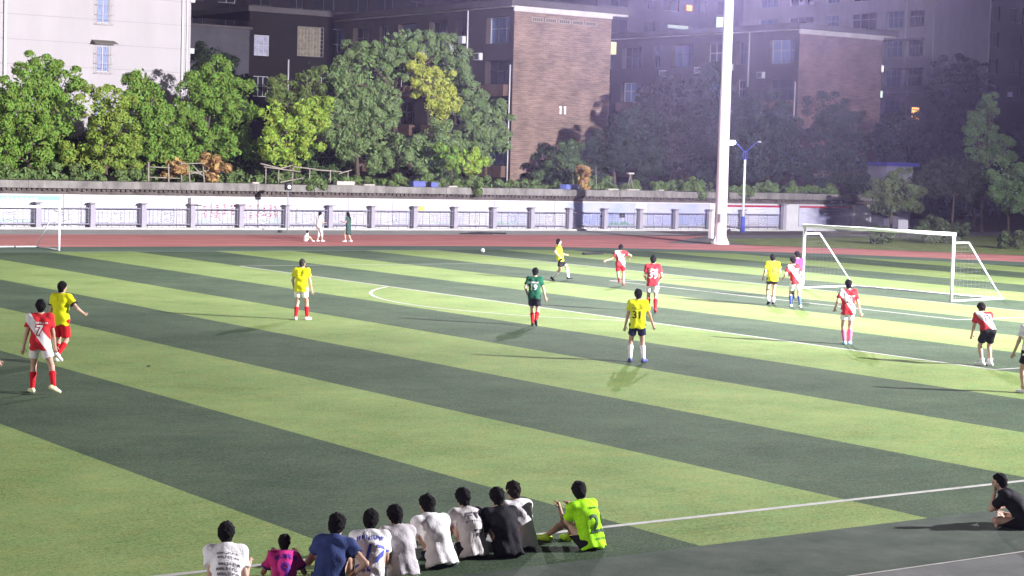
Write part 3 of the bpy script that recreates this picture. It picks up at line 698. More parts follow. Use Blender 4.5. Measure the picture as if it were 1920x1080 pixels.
tree('dark_tree', 'shaded tree in front of the blue edged shed', -66, [(-70.07, 7.6, 2.3, 2.6), (-71.56, 4.73, 2.63, 2.39), (-68.4, 3.0, 2, 1.8)], mat('leaf_black_green', (.022, .032, .022), .7, island=.4, trans=.1), 0, 20)
tree('dark_tree', 'added black tree shape standing for the tree shadow on the grey block', -75, [(-87.6, 13.2, 2.3, 3.2), (-88.2, 8.97, 3.0, 4.0), (-86.4, 6.4, 2.4, 3.0), (-90.2, 12.2, 1.8, 3.2)], mat('leaf_shade_black', (.012, .014, .02), .8, island=.3, trans=.05), 0, 21)  # black crown put here as the shadow cast on the grey block
tree('cypress_tree', 'narrow upright green tree near the right picture edge', -52, [(-65.2, 10.3, .9, .9), (-65.49, 9.2, 1.3, 1.1), (-65.29, 8.0, 1.7, 1.3), (-66.3, 6.6, 1.6, 1.2), (-65.0, 5.6, 1.5, 1.2), (-65.8, 4.2, 1.2, 1.2)], mat('leaf_column', (.15, .24, .09), .6, island=.4, trans=.2), 0, 22)
tree('park_tree', 'squat spreading tree leaning over the right end of the mural wall', -46, [(-48.87, 3.9, 1.7, 1.1), (-47.6, 2.9, 1.3, 1.1), (-50.4, 2.9, 1.5, 1.1), (-49, 2.6, 1.6, 1.0)], mat('leaf_park', (.10, .13, .055), .6, island=.4, trans=.15), 0, 23, r0=.12)
tree('park_tree', 'thin stemmed dark tree above the right hand goal', -50, [(-59.29, 4.6, 2.2, 1.5), (-60.9, 3.6, 1.7, 1.3), (-57.6, 3.6, 1.5, 1.1), (-61.5, 5.0, 1.3, 1.0)], mat('leaf_park_dark', (.035, .045, .03), .6, island=.4, trans=.12), 0, 24, r0=.10)
tree('park_tree', 'leafy green tree at the far right behind the goal', -46, [(-61.7, 4.3, 1.7, 1.5), (-61.3, 2.6, 1.6, 1.2), (-63.4, 3.4, 1.5, 1.6), (-60.4, 3.6, .9, .9)], mat('leaf_column', None or (.065, .11, .045)), 0, 25, r0=.1)
tree('park_tree', 'shadowed tree filling the dark under the lit park trees', -64, [(-76, 4, 3, 3), (-80, 4.5, 3, 3.4), (-72.6, 3.0, 2.2, 2.2), (-84, 5, 3, 4)], mat('leaf_shade_black', (0, 0, 0)), 0, 26)  # black leaf colour holds the shade under the park trees
tree('dark_tree', 'dim tree between the white block and the dark wing', -85, [(-13.62, 11.6, 1.9, 1.6), (-14.6, 9.6, 2, 2), (-12, 9, 1.8, 2), (-13.4, 6.4, 2.2, 2.2)], mat('leaf_dim', (.025, .042, .018), .7, island=.4, trans=.15), TZ, 27)
tree('dark_tree', 'dim tree in the gap left of the lime tree', -72, [(-7.4, 7.5, 1.6, 1.6), (-8.8, 6.0, 1.8, 1.8), (-6.0, 5.4, 1.8, 1.8)], mat('leaf_dim', (0, 0, 0)), TZ, 28)
LOWT = ('low shaded tree at the left picture edge under the airy topped tree', 'low shaded tree between the airy topped tree and the yellow green tree', 'low shaded tree under the caged window of the white block', 'low shaded tree at the foot of the white block corner', 'low shaded tree directly under the bright lime tree', 'low shaded tree left of the grey green tree', 'low shaded tree behind the two saplings', 'low shaded tree at the foot of the brick gable beside the bush')
for i_, (x_, h_) in enumerate(((12.6, 2.0), (7.9, 2.1), (4.6, 1.8), (.4, 1.9), (-5.6, 1.5), (-11.4, 1.7), (-20.8, 1.6), (-30.8, 1.2))):
    tree('understory_tree', LOWT[i_], -63.5, [(x_, TZ + h_ * .7, 1.9, h_ * .8), (x_ - 1.6, TZ + h_ * .5, 1.4, h_ * .55), (x_ + .6, TZ + h_ * 1.25, 1.2, h_ * .5)], mat('leaf_understory', (.06, .10, .03), .7, island=.4, trans=.2), TZ, 60 + i_, .14, 1.0, 'tree', True, 'shaded low trees between the bright trees', .09)  # shade of the low trees put into a darker leaf colour
# clipped shrubs on the lawn
def shrub(label, x, y, rx, rz_, seed): return tree('round_shrub', label, y, [(x, rz_ * .75, rx, rz_)], mat('leaf_shrub', (.05, .07, .03), .7, island=.4, trans=.1), 0, seed, .13, 1.8, 'shrub', False, 'clipped shrubs on the lawn')
shrub('small clipped shrub seen through the left half of the goal', -36.2, -34.4, .75, .62, 31)
shrub('wide clipped shrub behind the right goal post', -43.0, -35.6, 1.5, .75, 32)
shrub('clipped shrub at the right edge behind the goal net', -42.2, -28.9, .85, .65, 33)
shrub('domed shrub in the dark just above the crossbar', -45.2, -38.4, .9, .95, 34)
shrub('domed shrub just right of the far top corner of the goal', -46.8, -37.6, .55, .9, 35)
# undergrowth along the wall top
V, Q = leaves([(x, -55.2 - rng.uniform(0, 2.2), 2.85 + rng.uniform(0, .25), rng.uniform(.5, 1.1), .6, rng.uniform(.25, .6)) for x in np.linspace(14, -52, 52)], 77, .15, .8)
tag(link('undergrowth', np_mesh('undergrowth', V, Q, False), mat('leaf_weeds', (.13, .19, .06), .7, island=.5, trans=.2)), kind='stuff')
for lab, x, z, rx, rz_, sd in (('leafy weed hanging over the ledge beside the lamp post', -5.3, 2.75, .55, .5, 41), ('thin weed sprouting from the middle of the ledge', -17.2, 2.85, .25, .42, 42), ('dry bush hanging over the ledge left of the mast', -37.0, 3.1, .5, .8, 43), ('dark weed drooping over the ledge right of the mast', -41.0, 2.6, .4, .5, 44)):
    tree('weed', lab, -53.1, [(x, z, rx, rz_)], mat('leaf_weeds', (0, 0, 0)), 2.79, sd, .12, 1.3, 'plant', False)
for lab, x, y, z, rx, rz_, sd in (('dry brown bundle leaning on the bamboo frame', 3.2, -54.9, 3.6, .75, .75, 51), ('orange brown straw heap at the right of the frame', 1.0, -54.9, 3.75, .8, .75, 52), ('tall dry reed clump before the green bush', -27.6, -54.8, 3.7, .4, .9, 53)):
    tree('dry_reeds', lab, y, [(x, z, rx, rz_)], straw, 2.79, sd, .2, 1.2, 'plant', False)

# ------------------------------------------------------------------ garden things on the wall top
bamboo = mat('weathered_bamboo', (.27, .24, .20), .8, .25, 6); pale = mat('pale_board', (.42, .39, .34), .8, .15, 2); tubm = mat('tub_blue', (.10, .115, .34), .5)
bf = tag(empty('bamboo_rack', (2.9, -54.6, 2.79)), 'bamboo pole frame standing on the ledge left of the straw', 'frame')
for x in (2.3, 1.0, .1, -.35, -1.3, -1.9): MB().tube((x, rng.uniform(-.3, .3), 0), (x + rng.uniform(-.06, .06), 0, 1.25 + rng.uniform(-.3, .25)), .05, .04, 7).build('upright_pole', bamboo, bf)
for a, b in (((2.4, 0, .28), (.2, 0, .24)), ((-.1, 0, .62), (-2.4, .1, .70)), ((.1, 0, 1.12), (-1.6, 0, 1.2)), ((-.3, .1, .5), (-2.3, 0, .9)), ((2.3, 0, .9), (.9, .1, .86)), ((-.6, 0, 1.05), (-1.5, .1, .2)), ((.2, .1, .8), (-2.2, 0, .28))): MB().tube(a, b, .035, .03, 7).build('cross_pole', bamboo, bf)
tr = tag(empty('bamboo_trellis', (-5.0, -55, 2.79)), 'sagging bamboo trellis roof beside the lime tree', 'trellis')
for x in (2.1, 1.2, .2, -1.0, -2.5, -3.8): MB().tube((x, 0, 0), (x, 0, 1.05 - .04 * abs(x)), .045, .035, 7).build('upright_pole', bamboo, tr)
for a, b in (((2.5, 0, 1.25), (1.0, .2, .95)), ((1.2, 0, .95), (.2, 0, 1.2)), ((.2, 0, 1.1), (-1.4, .1, .98)), ((-1.2, 0, .95), (-3.3, 0, .86)), ((-3.1, 0, .72), (-4.0, .1, .98)), ((1.2, .2, .1), (-.6, 0, .42)), ((2.3, .1, 1.05), (-.2, .3, .8))): MB().tube(a, b, .05, .035, 7).build('cross_pole', bamboo, tr)
def simple_box(nm, lab, cat, c, sz, m, rz=0, group=None, lid=None):
    o = MB().box((-sz[0] / 2, -sz[1] / 2, 0), (sz[0] / 2, sz[1] / 2, sz[2])).bevel(.02).build(nm, m, None, c, rz); tag(o, lab, cat, group)
    if lid: MB().box((-sz[0] / 2 - .03, -sz[1] / 2 - .03, sz[2] + .001), (sz[0] / 2 + .03, sz[1] / 2 + .03, sz[2] + .05)).build('rim', lid, o)
    return o
simple_box('plastic_tub', 'larger lilac blue tub on the wall top', 'tub', (-13.55, -54.2, 2.79), (.95, .6, .32), tubm, lid=tubm)
simple_box('plastic_tub', 'smaller lilac blue tub right beside the larger one', 'tub', (-14.75, -54.2, 2.79), (.55, .5, .26), tubm, lid=tubm)
simple_box('tarpaulin_bundle', 'crumpled blue tarpaulin bundle before the brick gable', 'tarpaulin', (-26.0, -54.3, 2.79), (1.3, .6, .35), mat('tarp_blue', (.12, .16, .42), .6, .4, 5), .2)
simple_box('board_pile', 'pale boards lying on the ledge under the trellis end', 'boards', (-8.0, -54.1, 2.80), (1.3, .5, .26), pale)
for lab, x, w in (('short white slab on the ledge left of the tubs', -9.7, .8), ('thin white slab on the ledge right of the tubs', -16.1, .7), ('white slab on the ledge below the dark trees', -29.5, 1.0), ('low rubble stone on the ledge by the tripod', -31.3, 1.1), ('pale brick on the ledge near the mast', -33.8, .5), ('small pale slab left of the lamp post', -1.6, .5)):
    simple_box('stone_slab', lab, 'slab', (x, -54.0, 2.79), (w, .4, .11), pale, .05)
tp = tag(empty('tripod_stand', (-31.9, -55, 2.79)), 'thin pole tripod on the wall top before the dark trees', 'stand')
for a in (0, 2.1, 4.2): MB().tube((.28 * math.cos(a), .28 * math.sin(a), 0), (0, 0, 1.15), .03, .03, 6).build('leg', bamboo, tp)
MB().box((-.25, -.12, 1.14), (.25, .12, 1.26)).build('top_plate', pale, tp)
for lab, x, h in (('bare stake rising from the dark undergrowth', -28.9, 1.6), ('leaning bare stake on the ledge by the bush', -26.9, 1.1)):
    tag(MB().tube((0, 0, 0), (.12, 0, h), .03, .02, 6).build('garden_stake', bamboo, None, (x, -55, 2.79)), lab, 'stake')
# small lamp on a thin post, switch box on the mural wall
lp = tag(empty('lamp_post', (-1.9, -50.2, 0)), 'thin grey post with a small black floodlight at ledge height', 'lamp post')
MB().tube((0, 0, 0), (0, 0, 2.55), .035, .03, 8).build('pole', mat('steel_grey', (.25, .25, .27), .5), lp)
MB().box((-.19, -.14, 2.52), (.19, .14, 2.98)).bevel(.03).build('lamp_housing', mat('black_metal', (.02, .02, .022), .5), lp)
MB().tube((0, .14, 2.72), (0, .165, 2.72), .11, .11, 14).build('lens', mat('lens_white', (.8, .8, .8), .2, emit=(1, 1, 1), estr=.6), lp)
sb = simple_box('switch_box', 'white switch box fixed high on the mural wall', 'box', (2.6, -53.25, 1.50), (.95, .4, .42), white_wall)
simple_box('black_box', 'small black box on the pavement by the thin lamp post', 'box', (-1.1, -49.6, .004), (.22, .2, .16), mat('black_metal', (0, 0, 0)))
tag(MB().path([(-12.7, -47.7, .04), (-14.2, -47.9, .10), (-16.3, -47.9, .05)], .05, 6).box((-15.0, -48.2, .01), (-13.5, -47.5, .05)).build('folded_hurdle', mat('black_metal', (0, 0, 0))), 'dark folded hurdle lying on the pavement below the railing', 'hurdle')

# ------------------------------------------------------------------ floodlight mast and street lamp
mast_m = mat('mast_white', (.82, .80, .85), .45, .06, .6)
mast = tag(empty('floodlight_mast', (-23.57, -35.69, 0)), 'thick white floodlight mast rising out of the picture', 'mast')
MB().tube((0, 0, .12), (0, 0, 21.5), .375, .235, 28).build('pole', mast_m, mast)
MB().tube((0, 0, .012), (0, 0, .12), .56, .54, 28).build('base_flange', mast_m, mast)
mb = MB()
for k in range(12): mb.tube((0.49 * math.cos(k * PI / 6), 0.49 * math.sin(k * PI / 6), .12), (0.49 * math.cos(k * PI / 6), 0.49 * math.sin(k * PI / 6), .19), .03, .03, 6)
mb.build('anchor_bolts', mast_m, mast)
for k in range(8):
    a = k * PI / 4
    mb = MB(); mb.quad((.375 * math.cos(a), .375 * math.sin(a), .125), (.50 * math.cos(a), .50 * math.sin(a), .125), (.375 * math.cos(a), .375 * math.sin(a), .5), (.37 * math.cos(a), .37 * math.sin(a), .5)); mb.build('stiffener', mast_m, mast)
MB().box((.33, .30, 1.35), (.52, .52, 1.85)).bevel(.02).build('control_box', mat('steel_grey', (0, 0, 0)), mast)
MB().box((.42, -.42, .35), (.60, -.1, 1.9)).bevel(.01).build('cable_cabinet', mast_m, mast)
hd = MB()
hd.box((-1.9, -.05, 20.2), (1.9, .05, 20.3)).box((-1.9, -.05, 21.0), (1.9, .05, 21.1))
hd.build('head_frame', mat('steel_grey', (0, 0, 0)), mast, rz=-PI / 4)
for kx in range(5):
    for kz in range(2):
        h_ = MB().box((-.26, .0, -.2), (.26, .22, .2)).bevel(.03).build('lamp_housing', mat('black_metal', (0, 0, 0)), mast)
        h_.rotation_euler = (-.55, 0, -PI / 4); h_.location = (Matrix.Rotation(-PI / 4, 4, 'Z') @ Vector((-1.5 + kx * .75, .08, 20.25 + kz * .8)))
        MB().box((-.23, .223, -.17), (.23, .235, .17)).build('lens', mat('flood_lens', (.8, .8, .8), .2, emit=(1, 1, 1), estr=6), h_)
blue_p = mat('lamp_blue', (.05, .07, .36), .5)
sl = tag(empty('street_lamp', (-38.9, -50.76, 0)), 'white street lamp with blue foot and two curved blue arms', 'street lamp')
MB().tube((0, 0, 0), (0, 0, 1.15), .17, .14, 12).build('base_sleeve', blue_p, sl)
MB().tube((0, 0, 1.15), (0, 0, 5.2), .095, .075, 12).build('pole', mat('lamp_white', (.75, .74, .78), .4), sl)
MB().path([(.22 * math.cos(t) , 0, 5.5 + .32 * math.sin(t)) for t in np.linspace(0, 2 * PI, 17)], .035, 6).tube((0, 0, 5.15), (0, 0, 5.85), .05, .04, 8).build('ring_bracket', blue_p, sl)
for sgn, lit in ((1, True), (-1, False)):
    pts = [(sgn * (.10 + 1.05 * t), 0, 5.75 + .95 * t - .18 * t * t) for t in np.linspace(0, 1, 7)]
    a_ = MB().path(pts, .032, 6).build('arm', blue_p, sl)
    MB().box((sgn * 1.12 - .1, -.11, 6.46), (sgn * 1.12 + sgn * .38 + .1, .11, 6.56)).bevel(.02).build('lamp_head', mat('lamp_white', (0, 0, 0)), a_)
    if lit:
        MB().ball((sgn * 1.32, 0, 6.38), .22, 12, 8, (1.3, 1.0, .75)).build('lit_lens', mat('lamp_glow', (.9, .9, .8), .4, emit=(1, 1, .88), estr=40), a_)
pl_ = bpy.data.lights.new('lamp_light', 'POINT'); pl_.energy = 350; pl_.color = (1, .97, .88); pl_.shadow_soft_size = .15
po = bpy.data.objects.new('lamp_light', pl_); COL.objects.link(po); po.parent = sl; po.location = (1.32, 0, 6.25)

# ------------------------------------------------------------------ goals
goal_m = mat('goal_white', (.72, .72, .74), .35, .05, 1); net_m = mat('net_cord', (.35, .35, .34), .8)
def goal(label, A, B, H, r, dt, db, rail_h, nxt, side):
    A, B = Vector((*A, 0)), Vector((*B, 0)); w = (B - A).length; d = (B - A).normalized()
    bk = Vector((d.y, -d.x, 0)) * side
    g = tag(empty('football_goal', A), label, 'goal'); rz = 0
    P0, P1 = Vector((0, 0, 0)), B - A; up = Vector((0, 0, 1))
    MB().tube(P0, P0 + up * (H - r * .9), r, r, 14).build('post', goal_m, g); MB().tube(P1, P1 + up * (H - r * .9), r, r, 14).build('post', goal_m, g)
    MB().tube(P0 - d * r + up * H, P1 + d * r + up * H, r * 1.05, r * 1.05, 14).build('crossbar', goal_m, g)
    q = r * .52
    for P in (P0, P1):
        MB().tube(P + up * rail_h, P + bk * dt + up * rail_h, q, q, 9).tube(P + bk * dt + up * rail_h, P + bk * db + up * .05, q, q, 9).build('side_frame', goal_m, g)
        MB().tube(P + bk * r + up * .04, P + bk * (db + .15) + up * .04, q, q, 9).build('ground_rail', goal_m, g)
    MB().tube(P0 + bk * db + up * .04, P1 + bk * db + up * .04, q, q, 9).build('rear_rail', goal_m, g)
    # knotted net hung from the frame
    n = MB(); cr_ = .0011
    def prof(t):   # from crossbar back and down
        if t < .3: return Vector((0, 0, 0)) + bk * (dt * t / .3) + up * (H + (rail_h - H) * t / .3 - .02)
        s_ = (t - .3) / .7; return bk * (dt + (db - dt) * s_) + up * (rail_h * (1 - s_) + .05 * s_ - .10 * math.sin(PI * s_))
    NX, NY = nxt, 20
    for i_ in range(NX + 1):
        pts = [P0 + d * (w * i_ / NX) + prof(j / NY) for j in range(NY + 1)]; n.path(pts, cr_, 3)
    for j in range(NY + 1):
        pts = [P0 + d * (w * i_ / NX) + prof(j / NY) - up * .05 * math.sin(PI * i_ / NX) for i_ in range(NX + 1)]; n.path(pts, cr_, 3)
    for P in (P0, P1):
        for i_ in range(1, 14):
            z = rail_h * i_ / 14; n.path([P + up * z, P + bk * (dt + (db - dt) * (1 - z / rail_h)) + up * z], cr_, 3)
        for i_ in range(1, 13):
            x = db * i_ / 13; zt = rail_h if x < dt else rail_h * (1 - (x - dt) / (db - dt)); n.path([P + bk * x + up * .03, P + bk * x + up * zt], cr_, 3)
    tag(n.build('net', net_m, g), kind='stuff')
    return g
goal('white football goal with sloping side frames on the right of the pitch', (.05, -3.82), (-.75, 3.2), 2.50, .062, .95, 3.2, 2.18, 46, -1)
goal('smaller white goal cut by the left picture edge beyond the far touchline', (24.7, -32.0), (19.7, -31.97), 2.0, .05, .6, 2.8, 1.8, 30, -1)

# ------------------------------------------------------------------ purple haze added to stand for the lens glow
HAZE = True
if HAZE:
    hz = MB().box((-215, -150, -1.2), (150, 62, 35.6)).build('haze', None); hz['kind'] = 'stuff'
    hm = bpy.data.materials.new('lens_glow_haze'); hm.use_nodes = True; hn = hm.node_tree.nodes; hn.clear()
    pv = hn.new('ShaderNodeVolumePrincipled'); ho = hn.new('ShaderNodeOutputMaterial')
    pv.inputs['Color'].default_value = (.62, .55, 1, 1); pv.inputs['Density'].default_value = 0.00040; pv.inputs['Anisotropy'].default_value = .86
    hm.node_tree.links.new(pv.outputs[0], ho.inputs['Volume']); hz.data.materials.append(hm)
    S.cycles.volume_max_steps = 64; S.cycles.volume_bounces = 0

# ------------------------------------------------------------------ people
def smin(a, b, k):
    h = np.maximum(k - np.abs(a - b), 0) / k
    return np.minimum(a, b) - h * h * k * .25
def cone(P, a, b, ra, rb):
    a, b = np.asarray(a, np.float32), np.asarray(b, np.float32); d = b - a; L2 = float(d @ d) + 1e-9
    q = P - a; t = np.clip((q @ d) / L2, 0, 1)
    return np.sqrt(((q - t[:, None] * d) ** 2).sum(1)) - (ra + (rb - ra) * t)
def ell(P, c, R, r):
    q = (P - np.asarray(c, np.float32)) @ np.asarray(R, np.float32).T / np.asarray(r, np.float32)
    return (np.sqrt((q ** 2).sum(1)) - 1) * min(r)
def surf(fn, lo, hi, vox):
    lo = np.asarray(lo, np.float32); n = np.maximum(4, np.ceil((np.asarray(hi) - lo) / vox).astype(int) + 1)
    g = np.stack(np.meshgrid(*[lo[i] + vox * np.arange(n[i], dtype=np.float32) for i in range(3)], indexing='ij'), -1)
    F = fn(g.reshape(-1, 3)).reshape(n).astype(np.float32)
    F[0], F[-1] = 1, 1; F[:, 0], F[:, -1] = 1, 1; F[:, :, 0], F[:, :, -1] = 1, 1
    m = n - 1
    acc = np.zeros((*m, 3), np.float32); cnt = np.zeros(m, np.float32)
    cor = [(i, j, k) for i in (0, 1) for j in (0, 1) for k in (0, 1)]
    for a in cor:
        for ax in range(3):
            if a[ax]: continue
            b = list(a); b[ax] = 1
            fa = F[a[0]:a[0] + m[0], a[1]:a[1] + m[1], a[2]:a[2] + m[2]]; fb = F[b[0]:b[0] + m[0], b[1]:b[1] + m[1], b[2]:b[2] + m[2]]
            x = (fa < 0) != (fb < 0)
            t = np.where(x, fa / np.where(x, fa - fb, 1), 0)
            for c in range(3): acc[..., c] += np.where(x, a[c] + (t if c == ax else 0), 0)
            cnt += x
    act = cnt > 0
    idx = -np.ones(m, int); idx[act] = np.arange(act.sum())
    base = np.stack(np.nonzero(act), 1)
    V = lo + vox * (base + acc[act] / cnt[act][:, None])
    Q = []
    ins = F < 0
    for ax in range(3):
        o1, o2 = (ax + 1) % 3, (ax + 2) % 3
        sl0 = [slice(1, -1)] * 3; sl1 = [slice(1, -1)] * 3
        sl0[ax] = slice(0, -1); sl1[ax] = slice(1, None)
        A, B = ins[tuple(sl0)], ins[tuple(sl1)]
        x = np.stack(np.nonzero(A != B), 1)
        if not len(x): continue
        fl = A[tuple(x.T)]
        x = x.copy(); x[:, o1] += 1; x[:, o2] += 1
        def at(d1, d2):
            y = x.copy(); y[:, o1] -= d1; y[:, o2] -= d2; return idx[tuple(y.T)]
        q = np.stack([at(1, 1), at(0, 1), at(0, 0), at(1, 0)], 1)
        q[~fl] = q[~fl][:, ::-1]; Q.append(q)
    Q = np.concatenate(Q)
    return V, Q
def unit(v): v = np.asarray(v, float); return v / (np.linalg.norm(v) + 1e-9)
def ik(A, B, l1, l2, hint):
    A, B = np.asarray(A, float), np.asarray(B, float); d = B - A; L = np.linalg.norm(d)
    if L > (l1 + l2) * .999: B = A + d / L * (l1 + l2) * .999; d = B - A; L = np.linalg.norm(d)
    n = d / L; x = (L * L + l1 * l1 - l2 * l2) / (2 * L); h = math.sqrt(max(0, l1 * l1 - x * x))
    p = np.asarray(hint, float) - np.dot(hint, n) * n
    return A + n * x + unit(p) * h, B

skin_m = mat('skin', (.48, .30, .22), .55, .06, 8, spec=.35); hair_m = mat('black_hair', (.006, .005, .006), .75, .3, 60, .9, 120, spec=.12); hair_b = mat('brown_hair', (.016, .010, .008), .75, .3, 60, .9, 120, spec=.12)
eye_m = mat('eye_dark', (.01, .01, .01), .3); lip_m = mat('lip', (.30, .12, .10), .6)
def cloth(name, c, sash=None, sash_col=(.75, .72, .75), panel=None):
    if name in MATS: return MATS[name]
    m = mat(name, c, .8, .10, 7, .5, 55, spec=.2, streak=(1, 1, .6))
    n, l = m.node_tree.nodes, m.node_tree.links; p = n['Principled BSDF']
    if sash is not None or panel is not None:
        src = p.inputs['Base Color'].links[0].from_socket
        tc = n.new('ShaderNodeTexCoord'); sp = n.new('ShaderNodeSeparateXYZ'); l.new(tc.outputs['Object'], sp.inputs[0])
        if sash is not None:
            kx, z0, w = sash    # sash runs down to the right: z = z0 - kx * x
            a = n.new('ShaderNodeMath'); a.operation = 'MULTIPLY_ADD'; a.inputs[1].default_value = kx; l.new(sp.outputs[0], a.inputs[0]); l.new(sp.outputs[2], a.inputs[2])
            b = n.new('ShaderNodeMath'); b.operation = 'COMPARE'; l.new(a.outputs[0], b.inputs[0]); b.inputs[1].default_value = z0; b.inputs[2].default_value = w
            fac = b.outputs[0]
        else:
            a = n.new('ShaderNodeMath'); a.operation = 'GREATER_THAN'; l.new(sp.outputs[0], a.inputs[0]); a.inputs[1].default_value = panel; fac = a.outputs[0]
        mx = n.new('ShaderNodeMix'); mx.data_type = 'RGBA'; l.new(fac, mx.inputs[0]); l.new(src, mx.inputs[6]); mx.inputs[7].default_value = (*sash_col, 1); l.new(mx.outputs[2], p.inputs['Base Color'])
    return m
def text2d(body, size, bold=.0, shear=0.0):
    cu = bpy.data.curves.new('t', 'FONT'); cu.body = body; cu.size = size; cu.align_x = 'CENTER'; cu.align_y = 'CENTER'; cu.offset = bold; cu.shear = shear; cu.resolution_u = 2
    o = bpy.data.objects.new('t', cu); COL.objects.link(o)
    me = bpy.data.meshes.new_from_object(o.evaluated_get(bpy.context.evaluated_depsgraph_get()))
    bpy.data.objects.remove(o); bpy.data.curves.remove(cu)
    return me
def strokes2d(w, h, n, seed):
    """a row of small strokes standing for lettering that cannot be read in the photograph"""
    r = random.Random(seed); bm = bmesh.new()
    for i in range(n):
        x = -w / 2 + w * (i + .15) / n; cw = w / n * .7; t = h * .24
        parts = [(x, -h / 2, x + t, h / 2)]
        k = r.randrange(4)
        if k == 0: parts += [(x + cw - t, -h / 2, x + cw, h / 2), (x + t, -t / 2, x + cw - t, t / 2)]
        if k == 1: parts += [(x + t, h / 2 - t, x + cw, h / 2), (x + t, -t / 2, x + cw * .8, t / 2)]
        if k == 2: parts += [(x + t, -h / 2, x + cw, -h / 2 + t)]
        if k == 3: parts += [(x + cw - t, -h / 2, x + cw, h / 2), (x + t, h / 2 - t, x + cw - t, h / 2)]
        for a, b, c, d in parts: bm.faces.new([bm.verts.new(q) for q in ((a, b, 0), (c, b, 0), (c, d, 0), (a, d, 0))])
    me = bpy.data.meshes.new('s'); bm.to_mesh(me); bm.free(); return me
def finger_tubes(W_, D, Nrm, side, k):
    """four unequal bent fingers and a side thumb, rooted inside the palm"""
    mb = MB(); D, Nrm = Vector(D), Vector(Nrm); X = D.cross(Nrm).normalized() * side
    for i_, ln in enumerate((.070, .078, .072, .056)):
        b = Vector(W_) + D * .068 * k + X * (.027 - .018 * i_) * k
        p1 = b + D * ln * .5 * k + Nrm * .004 * k; d2 = (D * .86 + Nrm * .5).normalized(); p2 = p1 + d2 * ln * .32 * k; d3 = (D * .6 + Nrm * .8).normalized(); p3 = p2 + d3 * ln * .28 * k
        mb.tube(b, p1, .0092 * k, .0085 * k, 6).tube(p1, p2, .0085 * k, .008 * k, 6).tube(p2, p3, .008 * k, .0062 * k, 6)
    b = Vector(W_) + D * .025 * k + X * .024 * k; p1 = b + (D * .6 + X * .75).normalized() * .045 * k; p2 = p1 + (D * .9 + X * .2 + Nrm * .3).normalized() * .032 * k
    mb.tube(b, p1, .012 * k, .010 * k, 6).tube(p1, p2, .010 * k, .0075 * k, 6)
    return mb.bm
